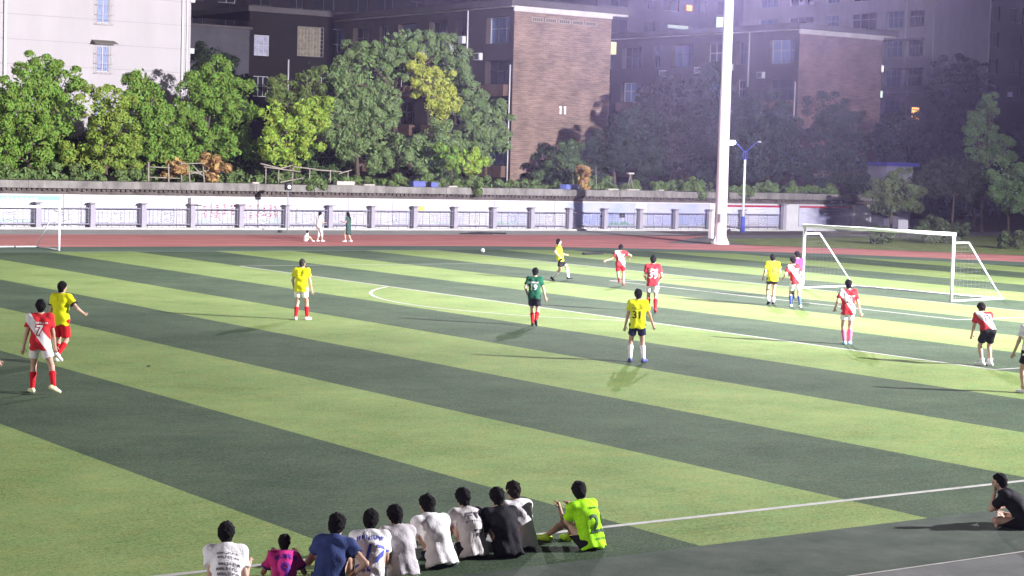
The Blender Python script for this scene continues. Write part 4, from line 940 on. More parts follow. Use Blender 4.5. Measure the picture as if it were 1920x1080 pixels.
def person(label, pos, ang, h=1.75, pelvis=(0, 0, .94), lean=3, side=0, feet=((-.12, 0, .085), (.12, 0, .085)), toes=(-8, 8), fpitch=(0, 0), hands=((-.27, .04, .84), (.27, .04, .84)), hp=8, hy=0, hside=0,
           knee=(0, 1, .05), elbow=(0, -1, -.1), shirt=None, sleeve=.62, hem=-.13, shorts=None, slen=.62, socks=None, sock0=.28, shoes=None, hair=None, hs=1.0, hcut=-.118, longhair=False, marks=(), cuff=None, group=None, vox=.018, seat=False, dress=False, fat=1.0, collar=None, thin=1.0, elbows=None, knees=None):
    k = h / 1.75
    X = np.array([1., 0, 0]); hd_ = TH - math.radians(ang)
    la, sa = math.radians(lean), math.radians(side)
    s = unit([math.sin(sa), math.sin(la) * math.cos(sa), math.cos(la) * math.cos(sa)])
    x = unit(X - np.dot(X, s) * s); f = np.cross(s, x)
    P = np.array(pelvis) * k; Nk = P + s * .535 * k
    if seat:   # slouching back: upper spine bends further forward than the waist
        s2 = unit(s + f * .42); Mid = P + s * .26 * k; Nk = Mid + s2 * .275 * k
    else: s2, Mid = s, P + s * .26 * k
    f2 = np.cross(s2, x)
    hpr, hyr, hsr = math.radians(hp), math.radians(hy), math.radians(hside)
    hu = unit([math.sin(hsr), math.sin(hpr), math.cos(hpr)]); hf = unit([math.sin(hyr), math.cos(hyr), 0] - np.dot([math.sin(hyr), math.cos(hyr), 0], hu) * hu); hr = np.cross(hf, hu)
    C = Nk + hu * .165 * k + hf * .02 * k; HR = np.stack([hr, hf, hu])
    def HL(a, b, c): return C + (hr * a + hf * b + hu * c) * k
    sh = [Nk - s2 * .065 * k + x * sg * .175 * k * fat for sg in (-1, 1)]; hip = [P - s * .03 * k + x * sg * .088 * k for sg in (-1, 1)]
    EL, WR, KN, AN = [], [], [], []
    for i in (0, 1):
        sg = (-1, 1)[i]
        eh = elbows[i] if elbows else (elbow[0] + .35 * sg, elbow[1], elbow[2]); e, w = ik(sh[i], np.array(hands[i]) * k, .30 * k, .265 * k, eh); EL.append(e); WR.append(w)
        kh = knees[i] if knees else (knee[0] + .12 * sg, knee[1], knee[2]); kn, an = ik(hip[i], np.array(feet[i]) * k, .435 * k, .425 * k, kh); KN.append(kn); AN.append(an)
    FD, FU = [], []
    for i in (0, 1):
        ta, tp_ = math.radians(toes[i]), math.radians(fpitch[i])
        d = np.array([math.sin(ta) * math.cos(tp_), math.cos(ta) * math.cos(tp_), -math.sin(tp_)]); FD.append(d)
        FU.append(unit(np.array([0, 0, 1.]) - d[2] * d))
    T = thin
    def torso(Pt, infl):
        d = cone(Pt, P + s * .02 * k, Mid, (.105 * T) * k + infl, (.102 * T) * k + infl)
        for sg in (-1, 1):
            d = smin(d, cone(Pt, P + (s * .0 + x * sg * .062) * k, Mid + x * sg * .055 * k, .098 * T * k + infl, .088 * T * k + infl), .05 * k)
            d = smin(d, cone(Pt, Mid + x * sg * .055 * k, Nk - s2 * .13 * k + x * sg * .085 * k, .09 * T * k + infl, .098 * T * k + infl), .05 * k)
            d = smin(d, cone(Pt, Nk - s2 * .02 * k, sh[0 if sg < 0 else 1] + s2 * .012 * k, .052 * k + infl * .5, .050 * k + infl * .6), .05 * k)
        return d
    def body(Pt):
        d = torso(Pt, 0)
        d = smin(d, cone(Pt, Nk - s2 * .07 * k, HL(0, -.018, -.05), .062 * k, .052 * k), .03 * k)
        hd = ell(Pt, HL(0, -.004, .012), HR, (.074 * k, .094 * k, .096 * k))
        hd = smin(hd, cone(Pt, HL(0, .03, -.035), HL(0, .052, -.088), .058 * k, .034 * k), .03 * k)
        hd = smin(hd, cone(Pt, HL(0, .088, .006), HL(0, .104, -.034), .009 * k, .014 * k), .012 * k)
        for sg in (-1, 1): hd = smin(hd, cone(Pt, HL(sg * .077, -.012, .012), HL(sg * .074, -.002, -.036), .017 * k, .012 * k), .01 * k)
        d = smin(d, hd, .02 * k)
        for i in (0, 1):
            d = smin(d, cone(Pt, sh[i], EL[i], .050 * k * T, .040 * k * T), .04 * k); d = smin(d, cone(Pt, EL[i], WR[i], .040 * k * T, .027 * k * T), .02 * k)
            hd2 = unit(WR[i] - EL[i]); d = smin(d, cone(Pt, WR[i], WR[i] + hd2 * .075 * k, .026 * k, .031 * k), .02 * k)
            d = smin(d, cone(Pt, hip[i], KN[i], .086 * k * T, .054 * k * T), .05 * k)
            mid = KN[i] + (AN[i] - KN[i]) * .33; d = smin(d, cone(Pt, KN[i], mid, .052 * k * T, .055 * k * T), .02 * k); d = smin(d, cone(Pt, mid, AN[i], .055 * k * T, .036 * k * T), .02 * k)
            d = smin(d, cone(Pt, AN[i] - (FD[i] * .035 + FU[i] * .045) * k, AN[i] + (FD[i] * .14 - FU[i] * .055) * k, .036 * k, .027 * k), .03 * k)
        return d
    allp = np.array([C + hu * .13 * k, Nk, P] + sh + EL + WR + KN + AN + [WR[i] + unit(WR[i] - EL[i]) * .1 for i in (0, 1)] + [AN[i] + FD[i] * .17 for i in (0, 1)])
    lo, hi = allp.min(0) - .16 * k, allp.max(0) + .16 * k
    V, Q = surf(body, lo, hi, vox)
    me = np_mesh('person', V, Q)
    bm = bmesh.new(); bm.from_mesh(me)
    for i in (0, 1):
        D = unit(WR[i] - EL[i]); nr = unit(np.cross(D, np.cross([0, 1., -.2], D)) + 1e-6)
        fb = finger_tubes(WR[i], D, nr, 1, k)
        tmp = bpy.data.meshes.new('f'); fb.to_mesh(tmp); fb.free(); bm.from_mesh(tmp); bpy.data.meshes.remove(tmp)
    bm.to_mesh(me); bm.free()
    root = link('person', me, skin_m, None, (pos[0], pos[1], 0.010), hd_ - PI / 2)
    tag(root, label, 'person', group)
    ph = random.Random(label).uniform(0, 6)
    def garment(nm, fn, pts, m, parent=root, pad=.2, vx=vox * .9):
        pts = np.array(pts); V, Q = surf(fn, pts.min(0) - pad * k, pts.max(0) + pad * k, vx)
        return link(nm, np_mesh(nm, V, Q), m, parent), V, Q
    def folds(Pt, a):
        return a * (np.sin(19 * Pt[:, 0] + 11 * Pt[:, 2] + ph) * np.sin(15 * Pt[:, 2] - 9 * Pt[:, 0] + 7 * Pt[:, 1] + ph * 2) + .6 * np.sin(34 * Pt[:, 2] + 21 * Pt[:, 0] + ph) * np.sin(13 * Pt[:, 0] + ph))
    if shirt is not None:
        fl = .006
        hemP = P + s * hem * k
        def shirt_fn(Pt):
            d = torso(Pt, .024 * k)
            for sg in (-1, 1): d = smin(d, cone(Pt, P + (s * .06 + x * sg * .06) * k, hemP + (-s * .04 + x * sg * .075 - f * (.03 if seat else 0)) * k, .115 * k * fat, .128 * k * fat), .06 * k)
            if seat: d = smin(d, cone(Pt, Mid - f * .02 * k, Nk - (s2 * .10 + f2 * .015) * k, .115 * k * fat, .12 * k * fat), .08 * k)
            for i in (0, 1):
                e = sh[i] + (EL[i] - sh[i]) * sleeve; D = unit(EL[i] - sh[i])
                a = cone(Pt, sh[i] - D * .02 * k, e + D * .05 * k, .066 * k, .082 * k if sleeve < .9 else .066 * k)
                if sleeve > .95: a = smin(a, cone(Pt, EL[i], WR[i], .06 * k, .045 * k), .03 * k)
                else: a = np.maximum(a, (Pt - e.astype(np.float32)) @ D.astype(np.float32))
                d = smin(d, a, .05 * k); d = smin(d, np.sqrt(((Pt - sh[i].astype(np.float32)) ** 2).sum(1)) - .078 * k, .03 * k)
            d = np.maximum(d, -((Pt - hemP.astype(np.float32)) @ s.astype(np.float32)) + .012 * np.sin(Pt[:, 0] * 30 + ph))
            d = np.maximum(d, -cone(Pt, Nk - s2 * .035 * k, Nk + hu * .12 * k, .060 * k, .075 * k))
            if seat: d = np.maximum(d, .004 - Pt[:, 2])
            if seat:
                lat_ = (Pt - P.astype(np.float32)) @ x.astype(np.float32); up_ = (Pt - P.astype(np.float32)) @ s.astype(np.float32)
                d = d + .0045 * np.sin(52 * lat_ + 9 * up_ + ph) * np.clip(1.1 - up_ / (.45 * k), .15, 1) + .004 * np.sin(44 * up_ + 26 * np.abs(lat_) + ph) * np.sin(12 * lat_ + ph)
            return d + folds(Pt, fl)
        ends = [sh[i] + (EL[i] - sh[i]) * min(1, sleeve) for i in (0, 1)]
        if sleeve > .95: ends += WR
        so, SV, SQ = garment('shirt', shirt_fn, [P, Nk, hemP, hemP + x * .1, hemP - x * .1] + sh + ends, shirt)
        bvh = None
        for mk in marks:
            kind, val, size, dz, dx, m_ = mk[:6]
            me2 = text2d(val, size * k, mk[7] if len(mk) > 7 else .004, mk[6] if len(mk) > 6 else 0) if kind == 'text' else strokes2d(val[0] * k, size * k, val[1], hash(label) % 1000 + len(label))
            bm2 = bmesh.new(); bm2.from_mesh(me2); bpy.data.meshes.remove(me2)
            bmesh.ops.triangulate(bm2, faces=bm2.faces[:])
            for _ in range(2):
                es = [e for e in bm2.edges if e.calc_length() > .035]
                if es: bmesh.ops.subdivide_edges(bm2, edges=es, cuts=1, use_grid_fill=False); bmesh.ops.triangulate(bm2, faces=bm2.faces[:])
            if bvh is None: bvh = BVHTree.FromPolygons(SV.tolist(), SQ.tolist())
            base = Nk + (-s2 * dz + x * dx) * k
            upv = s2 if dz < .27 else unit(s + s2)
            fw = np.cross(upv, x)
            dead = []
            for v_ in bm2.verts:
                o_ = Vector(base + x * v_.co.x + upv * v_.co.y - fw * .6)
                hit = bvh.ray_cast(o_, Vector(fw))
                if hit[0] is None: dead.append(v_); v_.co = o_
                else: v_.co = hit[0] - Vector(fw) * (.005 if len(mk) > 7 else .009)
            if dead: bmesh.ops.delete(bm2, geom=dead, context='VERTS')
            for f_ in bm2.faces: f_.smooth = True
            m3 = bpy.data.meshes.new('number'); bm2.to_mesh(m3); bm2.free()
            link('back_number' if kind == 'text' and val.strip().isdigit() else 'lettering', m3, m_, so)
        if cuff is not None:
            for i in (0, 1):
                e = sh[i] + (EL[i] - sh[i]) * sleeve; D = unit(EL[i] - sh[i])
                MB().tube(Vector(e - D * .025 * k), Vector(e + D * .006 * k), .086 * k, .088 * k, 14).build('cuff', cuff, so)
        if collar is not None:
            MB().tube(Vector(Nk - s2 * .045 * k), Vector(Nk + s2 * .0 * k), .075 * k, .064 * k, 16, False).build('collar', collar, so)
    if dress:
        pass
    if shorts is not None:
        def sh_fn(Pt):
            d = cone(Pt, P + s * .09 * k, P - s * .02 * k, .108 * k, .12 * k)
            for i in (0, 1):
                d = smin(d, cone(Pt, P + s * .06 * k + x * (-.055, .055)[i] * k, hip[i], .10 * k, .115 * k), .05 * k)
                e = hip[i] + (KN[i] - hip[i]) * slen; D = unit(KN[i] - hip[i]); e2 = e
                if slen <= 1: a = np.maximum(cone(Pt, hip[i], e + D * .06 * k, .104 * k, .100 * k), (Pt - e.astype(np.float32)) @ D.astype(np.float32))
                else:
                    e2 = KN[i] + (AN[i] - KN[i]) * (slen - 1); D2 = unit(AN[i] - KN[i])
                    a = smin(cone(Pt, hip[i], KN[i], .104 * k, .078 * k), np.maximum(cone(Pt, KN[i], e2 + D2 * .05 * k, .076 * k, .066 * k), (Pt - e2.astype(np.float32)) @ D2.astype(np.float32)), .03 * k)
                d = smin(d, a, .025 * k)
            d = np.maximum(d, (Pt - (P + s * .10 * k).astype(np.float32)) @ s.astype(np.float32))
            if seat: d = np.maximum(d, .003 - Pt[:, 2])
            return d + folds(Pt, .006)
        ends = [hip[i] + (KN[i] - hip[i]) * min(1, slen) for i in (0, 1)] + ([KN[i] + (AN[i] - KN[i]) * (slen - 1) for i in (0, 1)] if slen > 1 else [])
        garment('shorts' if slen <= 1 else 'trousers', sh_fn, [P] + hip + ends, shorts)
    for i in (0, 1):
        if socks is not None:
            a0_ = KN[i] + (AN[i] - KN[i]) * sock0; mid = KN[i] + (AN[i] - KN[i]) * max(.34, sock0); D = unit(AN[i] - KN[i])
            def so_fn(Pt, a0_=a0_, mid=mid, i=i, D=D):
                d = smin(cone(Pt, a0_ - D * .05 * k, mid, .062 * k * T, .064 * k * T), cone(Pt, mid, AN[i], .064 * k * T, .044 * k * T), .02 * k)
                return np.maximum(d, -((Pt - a0_.astype(np.float32)) @ D.astype(np.float32)))
            garment('sock', so_fn, [a0_, AN[i]], socks, pad=.1, vx=vox * .8)
        if shoes is not None:
            def s_fn(Pt, i=i):
                hl, tt = AN[i] - (FD[i] * .04 + FU[i] * .042) * k, AN[i] + (FD[i] * .155 - FU[i] * .052) * k
                d = smin(cone(Pt, hl, tt, .045 * k, .036 * k), cone(Pt, AN[i] - FU[i] * .01 * k, AN[i] + (FD[i] * .05 - FU[i] * .045) * k, .043 * k, .04 * k), .03 * k)
                return np.maximum(d, -((Pt - (AN[i] - FU[i] * .088 * k).astype(np.float32)) @ FU[i].astype(np.float32)))
            garment('shoe', s_fn, [AN[i] - FD[i] * .06 * k, AN[i] + FD[i] * .17 * k], shoes, pad=.1, vx=vox * .7)
    def hair_fn(Pt):
        q = (Pt - C.astype(np.float32)) @ HR.T.astype(np.float32) / k
        d = ell(Pt, HL(0, -.014, .010), HR, (.097 * k * hs, .114 * k * hs, .117 * k * hs))
        d = np.maximum(d, (.80 * q[:, 1] - .60 * q[:, 2] - .020) * k); d = np.maximum(d, (hcut - q[:, 2] + .5 * np.maximum(q[:, 1] + .02, 0)) * k)
        d = smin(d, cone(Pt, HL(0, -.045, -.02), HL(0, -.040, -.085), .072 * k * hs, .060 * k), .03 * k)
        if longhair: d = smin(d, cone(Pt, HL(0, -.06, -.02), HL(0, -.10, -.34), .07 * k, .05 * k), .04 * k)
        return d + .009 * k * (np.sin(Pt[:, 0] * 85 + ph) * np.sin(Pt[:, 1] * 70 + ph) * np.sin(Pt[:, 2] * 78 + 2 * ph)) + .007 * k * np.sin(Pt[:, 0] * 34 + ph) * np.sin(Pt[:, 2] * 40 + ph) * np.sin(Pt[:, 1] * 30)
    garment('hair', hair_fn, [C] + ([HL(0, -.1, -.36)] if longhair else []), hair or hair_m, pad=.15, vx=.010 if vox < .017 else .013)
    for sg in (-1, 1): MB().ball(Vector(HL(sg * .031, .083, .0)), .0105 * k, 8, 6).build('eye', eye_m, root)
    MB().ball(Vector(HL(0, .084, -.064)), .02 * k, 8, 5, (1, .4, .25)).build('mouth', lip_m, root)
    return root, dict(P=P, N=Nk, C=C, WR=WR, KN=KN, AN=AN, HL=HL)

yel = cloth('yellow_shirt', (.74, .75, .006)); yel2 = cloth('lemon_shirt', (.70, .76, .02)); red = cloth('red_plain_shirt', (.52, .022, .03)); red_s = cloth('red_sash_shirt', (.52, .022, .03), (1.35, 1.17, .135))
red_s2 = cloth('red_sash_shirt_low', (.50, .03, .035), (1.35, 1.12, .15)); green = cloth('green_shirt', (.008, .085, .045)); pink = cloth('magenta_shirt', (.56, .03, .33)); wht = cloth('white_shirt', (.86, .84, .86)); neon = cloth('neon_shirt', (.38, .86, .008))
navy = cloth('navy_shirt', (.035, .055, .17)); blk = cloth('black_cloth', (.008, .008, .011)); blkt = cloth('black_shirt', (.009, .0085, .013)); offw = cloth('off_white_shirt', (.62, .59, .58)); grey_h = cloth('pale_grey_hoodie', (.52, .49, .52)); pinkj = cloth('pink_jersey', (.80, .05, .34))
redsh = cloth('red_cloth', (.55, .012, .02)); navys = cloth('navy_cloth', (.012, .015, .05)); bluesock = cloth('blue_cloth', (.06, .09, .38)); pinksock = cloth('pink_cloth', (.78, .16, .28)); olive = cloth('shade_olive_cloth', (.03, .038, .026))
shoe_w = mat('shoe_white', (.72, .72, .70), .5); shoe_k = mat('shoe_black', (.012, .012, .015), .5); shoe_b = mat('shoe_blue', (.08, .09, .28), .5); shoe_r = mat('shoe_red', (.35, .03, .03), .5); shoe_n = mat('shoe_neon', (.45, .72, .02), .5); shoe_c = mat('shoe_cyan', (.45, .65, .80), .5); shoe_y = mat('shoe_cream', (.70, .70, .42), .5)
prt_w = mat('print_white', (.78, .78, .78), .6); prt_r = mat('print_red', (.40, .015, .025), .6); prt_k = mat('print_black', (.012, .012, .014), .6); prt_b = mat('print_blue', (.07, .09, .50), .6); prt_p = mat('print_purple', (.13, .02, .33), .6); prt_d = mat('print_dark_green', (.012, .06, .012), .6); prt_g = mat('print_grey', (.10, .09, .11), .7); prt_y = mat('print_ochre', (.35, .30, .02), .6)
KIT = 'players on the pitch'
STR = lambda w, n, sz, dz, dx, m: ('str', (w, n), sz, dz, dx, m)
person('red sashed player with number 7 walking in white shorts at the far left', (39.14, 15.95), -8, 1.82, lean=2, feet=((-.14, .06, .085), (.28, -.26, .17)), toes=(-25, 60), fpitch=(0, 25), hands=((-.30, -.02, .84), (.26, .14, .86)), hy=-10, shirt=red_s, shorts=wht, slen=.58, socks=redsh, shoes=shoe_y, marks=(STR(.26, 8, .035, .155, .03, prt_w), ('text', '7', .27, .30, .0, prt_r, 0, .022), ('text', '7', .26, .30, .0, prt_w)), collar=wht, group=KIT)
person('yellow shirted player in red shorts stepping behind the red sashed number 7', (36.75, 11.0), 12, 1.79, lean=3, feet=((-.10, .05, .085), (.10, -.30, .22)), toes=(-5, 40), fpitch=(0, 45), hands=((-.26, .06, .86), (.42, .24, 1.06)), hy=22, shirt=yel, shorts=redsh, slen=.85, socks=redsh, shoes=shoe_w, cuff=prt_k, group=KIT)
person('yellow shirted player in white shorts standing alone left of the penalty arc', (26.4, 3.15), 8, 1.76, lean=4, feet=((-.13, -.06, .085), (.15, .14, .085)), toes=(-20, 30), hands=((-.24, .12, .90), (.30, .06, .84)), hy=15, hp=14, shirt=yel, shorts=wht, slen=.6, socks=redsh, sock0=.3, shoes=shoe_w, hair=mat('cropped_hair', (.03, .025, .02), .8, .3, 80), hs=.93, marks=(STR(.20, 9, .04, .20, -.03, prt_y),), group=KIT)
person('player in dark green shirt number 19 stepping forward on the penalty line', (20.75, 6.75), 6, 1.68, lean=4, feet=((-.03, .06, .085), (.10, -.32, .20)), toes=(5, 10), fpitch=(0, 50), hands=((-.24, .14, .98), (.33, .06, .86)), hp=12, shirt=green, shorts=blk, slen=.72, socks=redsh, shoes=shoe_k, marks=(STR(.30, 9, .05, .17, -.02, prt_w), ('text', '19', .24, .32, -.02, prt_w)), group=KIT)
person('yellow shirted player in black shorts running to the right near the far touchline', (7.6, -9.8), 80, 1.70, pelvis=(0, 0, .90), lean=-10, feet=((-.06, .38, .14), (.06, -.30, .12)), toes=(0, 0), fpitch=(-8, 40), hands=((-.3, .28, 1.05), (.34, -.1, 1.0)), hp=4, shirt=yel2, shorts=blk, slen=.7, socks=wht, shoes=shoe_k, group=KIT)
person('red sashed player number 10 running with the left arm flung out', (6.95, -6.75), 4, 1.64, pelvis=(0, 0, .90), lean=12, feet=((-.02, -.34, .30), (.16, .12, .09)), toes=(0, 10), fpitch=(60, 0), hands=((-.58, .06, 1.02), (.36, .2, 1.12)), elbows=((-.5, 0, -1), (.9, -.6, -.2)), hp=14, shirt=red_s2, shorts=redsh, slen=.62, socks=skin_m, sock0=.8, shoes=shoe_r, marks=(STR(.28, 8, .04, .17, .03, prt_w), ('text', '10', .27, .32, .02, prt_r, 0, .022), ('text', '10', .26, .32, .02, prt_w)), group=KIT)
person('red shirted player number 39 in white shorts walking away', (13.95, 3.8), 0, 1.82, lean=4, feet=((-.10, .16, .085), (.10, -.14, .12)), toes=(-5, 8), fpitch=(0, 22), hands=((-.20, .24, 1.02), (.24, .26, 1.04)), elbow=(0, -1, -.2), hp=6, shirt=red, shorts=wht, slen=.66, socks=redsh, sock0=.22, shoes=shoe_r, marks=(STR(.30, 9, .05, .165, 0, prt_w), ('text', '39', .31, .33, 0, prt_w)), group=KIT)
person('yellow shirted player number 31 in navy shorts standing at the centre', (24.05, 15.6), -4, 1.76, lean=2, feet=((-.15, 0, .085), (.17, -.02, .085)), toes=(-4, 35), hands=((-.29, .05, .84), (.40, .10, .86)), hy=-4, shirt=yel, shorts=navys, slen=.62, socks=wht, sock0=.24, shoes=shoe_b, marks=(STR(.28, 5, .05, .185, -.02, prt_y), ('text', '31', .25, .345, -.03, prt_k)), group=KIT)
person('yellow shirted player number 38 with bare legs by the near goal post', (7.5, 2.45), -6, 1.76, lean=3, feet=((-.12, -.08, .12), (.10, .14, .085)), toes=(-6, 4), fpitch=(20, 0), hands=((-.30, .12, .92), (.22, .28, 1.05)), hp=4, shirt=yel, shorts=blk, slen=.42, socks=wht, sock0=.62, shoes=shoe_k, marks=(STR(.26, 6, .04, .17, 0, prt_y), ('text', '38', .26, .32, .01, prt_k)), group=KIT)
person('red sashed player in blue socks leaning left beside the goal post', (7.5, 3.55), -10, 1.74, pelvis=(.05, 0, .93), lean=10, side=-9, feet=((-.05, .10, .085), (.20, -.14, .085)), toes=(12, 8), hands=((-.34, .2, .98), (.2, .3, 1.0)), hp=12, hy=-20, shirt=red_s, shorts=wht, slen=.75, socks=bluesock, sock0=.26, shoes=shoe_w, hs=1.08, marks=(STR(.22, 7, .04, .17, .04, prt_w), ('text', '5', .26, .32, .05, prt_r, 0, .022), ('text', '5', .25, .32, .05, prt_w)), group=KIT)
person('keeper in magenta shirt standing at the near goal post', (4.3, .32), -14, 1.72, lean=6, feet=((-.12, 0, .085), (.12, .04, .085)), hands=((-.22, .2, .9), (.22, .2, .86)), hy=-25, shirt=pink, sleeve=1.0, shorts=blk, slen=.66, socks=blk, shoes=shoe_k, group=KIT)
person('red sashed player in pink socks standing in front of the goal', (15.5, 14.1), -3, 1.77, lean=4, feet=((-.07, -.05, .085), (.10, .05, .085)), toes=(-10, 22), hands=((-.34, .08, .96), (.36, .02, .84)), hp=6, shirt=red_s, shorts=wht, slen=.56, socks=pinksock, sock0=.22, shoes=shoe_c, marks=(STR(.28, 8, .04, .165, .02, prt_w), ('text', '4', .27, .31, .03, prt_r, 0, .022), ('text', '4', .26, .31, .03, prt_w)), group=KIT)
person('stooping red shirted player number 13 in black shorts at the right', (16.0, 19.4), -10, 1.78, pelvis=(0, -.10, .88), lean=44, feet=((-.08, -.02, .085), (.12, -.06, .085)), toes=(-50, -20), hands=((-.16, .52, .62), (.20, .5, .62)), elbow=(0, -.6, -.4), hp=30, hy=-5, shirt=red_s2, hem=-.06, shorts=blk, slen=.72, socks=wht, sock0=.78, shoes=shoe_w, hair=hair_b, hs=1.06, marks=(STR(.26, 8, .04, .14, .02, prt_w), ('text', '13', .25, .26, .04, prt_r, 0, .022), ('text', '13', .24, .26, .04, prt_w)), group=KIT)
person('white shirted player in black shorts cut by the right picture edge', (19.62, 23.79), -12, 1.76, lean=3, feet=((-.12, 0, .085), (.14, .05, .085)), toes=(-30, 8), hands=((-.36, .06, .88), (.30, .06, .84)), shirt=wht, shorts=blk, slen=.62, socks=skin_m, sock0=.8, shoes=shoe_w, group=KIT)
person('player mostly out of frame at the left, one hand showing', (41.04, 17.76), -10, 1.72, lean=2, hands=((-.27, .04, .84), (.39, .1, .90)), shirt=red, shorts=wht, socks=redsh, shoes=shoe_k, group=KIT)
FB = 'people by the far railing'
person('person in white clothes standing on the red track by the railing', (2.0, -39.4), 40, 1.62, lean=2, feet=((-.08, 0, .085), (.08, .22, .085)), hands=((-.14, .32, 1.12), (.16, .34, 1.12)), hp=20, shirt=wht, shorts=offw, slen=1.5, shoes=shoe_w, vox=.024, group=FB)
person('woman in dark green dress with long black hair walking on the red track', (.5, -38.8), -70, 1.62, lean=2, feet=((-.08, .14, .085), (.08, -.16, .1)), hands=((-.22, .30, 1.18), (.2, .2, .8)), hp=10, shirt=cloth('green_dress', (.03, .07, .06)), hem=-.50, shorts=None, shoes=shoe_w, longhair=True, vox=.024, group=FB)
person('child in white sitting on the red track beside the standing person', (2.75, -39.5), 60, 1.15, pelvis=(0, 0, .13), lean=5, feet=((-.12, .66, .09), (.14, .6, .09)), hands=((-.2, .3, .3), (.2, .3, .3)), knee=(0, .3, 1), hp=5, shirt=wht, hem=-.08, shorts=offw, slen=.9, shoes=shoe_w, seat=True, vox=.022, group=FB)
# --- the row of seated spectators, seen from behind
SP = 'spectators sitting along the touchline'
def sit(label, pos, ang, h, **kw):
    d = dict(pelvis=(0, 0, .115), lean=20, feet=((-.15, .50, .085), (.15, .48, .085)), hands=((-.14, .46, .40), (.14, .46, .40)), knee=(0, .25, 1), elbows=((-.22, -.5, -1), (.22, -.5, -1)), fat=.96, thin=.96, hp=12, hem=-.10, slen=.85, seat=True, vox=.0145, group=SP)
    d.update(kw); return person(label, pos, ang, h * .93, **d)
rows = tuple(STR(.25, 6 + (i * 3) % 4, .030, .165 + i * .055, .03 + .012 * (i % 3), prt_g) for i in range(7))
sit('spectator in white shirt with rows of black script on the back', (43.72, 33.1), -6, 1.80, hy=4, shirt=wht, hands=((-.31, .10, .10), (.26, .34, .36)), shorts=blk, shoes=shoe_w, marks=rows)
sit('child spectator in bright pink jersey with purple number 9', (43.0, 33.1), -8, 1.40, shirt=pinkj, shorts=blk, hs=.96, hands=((-.2, .3, .5), (.2, .3, .5)), shoes=shoe_w, cuff=prt_p, marks=(STR(.34, 6, .07, .15, .02, prt_p), ('text', '9', .34, .36, .02, prt_p)))
sit('spectator in navy shirt with the right elbow stuck out', (42.54, 33.25), 8, 1.82, lean=16, hy=12, side=3, shirt=navy, hands=((-.16, .42, .42), (.22, .16, .16)), elbows=((-.4, -.8, -.3), (1, -.35, .25)), sleeve=.5, shorts=blk, shoes=shoe_w, hs=1.05)
sit('spectator in white and blue jersey number 17', (41.92, 33.1), -4, 1.78, hy=8, shirt=wht, shorts=blk, shoes=shoe_w, marks=(STR(.34, 6, .06, .15, .0, prt_b), ('text', '17', .30, .34, .03, prt_b, .25), STR(.2, 3, .09, .50, -.08, prt_b)))
sit('spectator in pale grey hooded top bent forward to the left', (41.42, 33.0), -24, 1.76, lean=20, hy=-8, shirt=grey_h, sleeve=.72, shorts=wht, shoes=shoe_w, hs=1.03)
sit('spectator in a large plain white shirt', (40.73, 32.72), -34, 1.84, lean=22, hy=-6, shirt=wht, fat=1.08, sleeve=.7, shorts=navys, shoes=shoe_w, hands=((-.12, .5, .36), (.14, .48, .34)))
sit('spectator in off white shirt with black blocks printed on the back', (40.09, 32.45), -30, 1.78, lean=18, hy=2, shirt=offw, hands=((-.42, .40, .50), (.12, .46, .36)), shorts=blk, shoes=shoe_w, marks=(STR(.26, 2, .10, .17, .03, prt_g), STR(.16, 2, .045, .36, .04, prt_k), STR(.14, 1, .05, .41, .04, prt_k), STR(.3, 6, .025, .26, .03, prt_g)))
sit('spectator in a black shirt sitting close to the black block shirt', (39.68, 32.6), -32, 1.78, lean=18, hy=6, shirt=blkt, fat=1.05, sleeve=.75, shorts=blk, shoes=shoe_k)
sit('spectator in white top with dark lower back half hidden by the black shirt', (39.25, 32.3), -30, 1.76, lean=16, hy=-6, shirt=wht, shorts=olive, shoes=shoe_w, hair=hair_b)  # olive shorts colour stands in for the shadow over the lower back
sit('spectator in neon yellow green shirt number 25 resting arms on the knees', (38.5, 32.72), -42, 1.78, lean=14, hy=30, shirt=neon, shorts=blk, slen=.6, shoes=shoe_n, feet=((-.12, .72, .085), (.12, .56, .085)), hands=((-.10, .52, .47), (.10, .50, .46)), marks=(STR(.24, 7, .035, .16, .06, prt_d), ('text', '25', .34, .36, .06, prt_d), STR(.22, 8, .03, .55, .05, prt_d)))
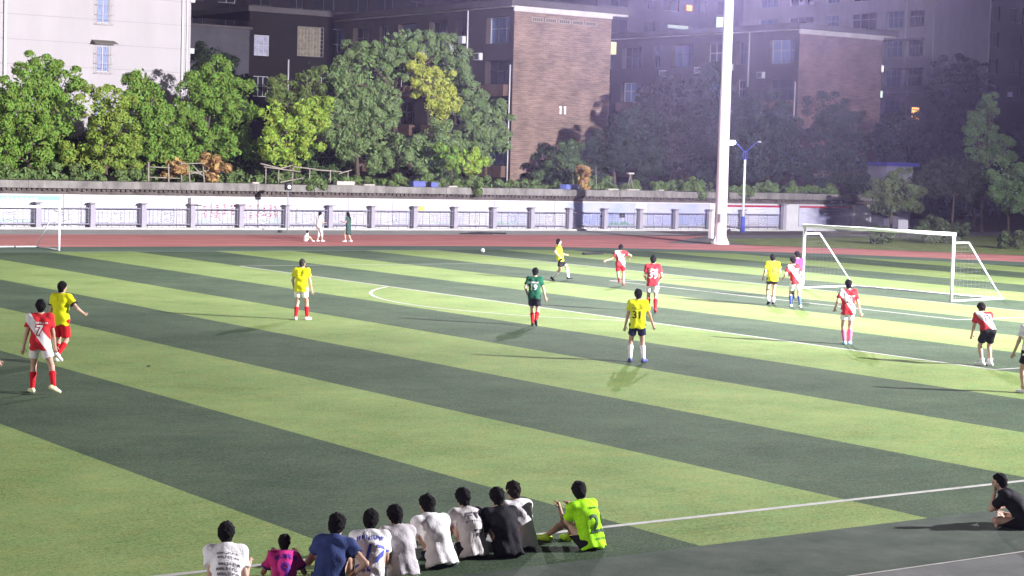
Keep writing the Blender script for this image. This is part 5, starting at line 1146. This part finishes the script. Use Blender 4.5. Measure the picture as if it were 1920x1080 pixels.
sit('spectator in black sitting cross legged with a hand at the mouth on the right', (32.34, 34.31), -70, 1.70, lean=27, hy=-6, hp=14, shirt=blkt, shorts=blk, slen=1.75, feet=((.16, .30, .09), (-.14, .34, .10)), toes=(80, -80), knees=((-1, .75, .12), (1, .75, .12)), hands=((-.02, .44, .51), (.10, .38, .26)), elbows=((-.35, .1, -1), (.5, .1, -.6)), shoes=None, sleeve=.7)

# ------------------------------------------------------------------ small things on the pitch
ball = MB().ball((0, 0, .11), .11, 20, 12).build('football', mat('ball_white', (.55, .55, .55), .4), None, (-1.38, -28.51, .016)); tag(ball, 'white football lying near the far touchline', 'ball')
patch = MB()
for a in range(12):
    t = Vector((math.cos(a * 2.4) * math.sqrt(1 - ((a + .5) / 6 - 1) ** 2), math.sin(a * 2.4) * math.sqrt(1 - ((a + .5) / 6 - 1) ** 2), (a + .5) / 6 - 1))
    c = Vector((0, 0, .11)) + t * .1085; e1 = t.orthogonal().normalized(); e2 = t.cross(e1)
    patch.quad(*[c + (e1 * math.cos(q * PI / 2) + e2 * math.sin(q * PI / 2)) * .03 + t * .003 for q in range(4)])
patch.build('patch', mat('black_metal', (0, 0, 0)), ball)
bd = MB().box((-.75, -.10, .0), (.75, .10, .10)).bevel(.01).build('black_board', mat('black_metal', (0, 0, 0)), None, (-6.8, -26.4, .016), .2); tag(bd, 'black board lying on the pitch beside the far touchline', 'board')
for lab, x, y, sx in (('dark scrap lying on the light stripe left of the middle', 35.35, 12.6, .05), ):
    tag(MB().ball((0, 0, .02), sx, 8, 5, (1, .6, .3)).build('scrap', mat('black_metal', (0, 0, 0)), None, (x, y, .016)), lab, 'litter')
sg = tag(empty('park_sign', (-48.3, -44.2, 0)), 'small white sign board with grey symbols in the dark park', 'sign')
MB().box((-.5, -.02, .55), (.5, .02, 1.25)).build('board', mat('sign_white', (.34, .33, .36), .6), sg)
for x in (-.4, .4): MB().tube((x, -.03, 0), (x, -.03, .6), .03, .03, 6).build('post', frame_d, sg)
MB().tube((-.22, .021, .9), (-.22, .025, .9), .13, .13, 12).tube((.22, .021, .9), (.22, .025, .9), .13, .13, 12).build('symbol', ink_g, sg)
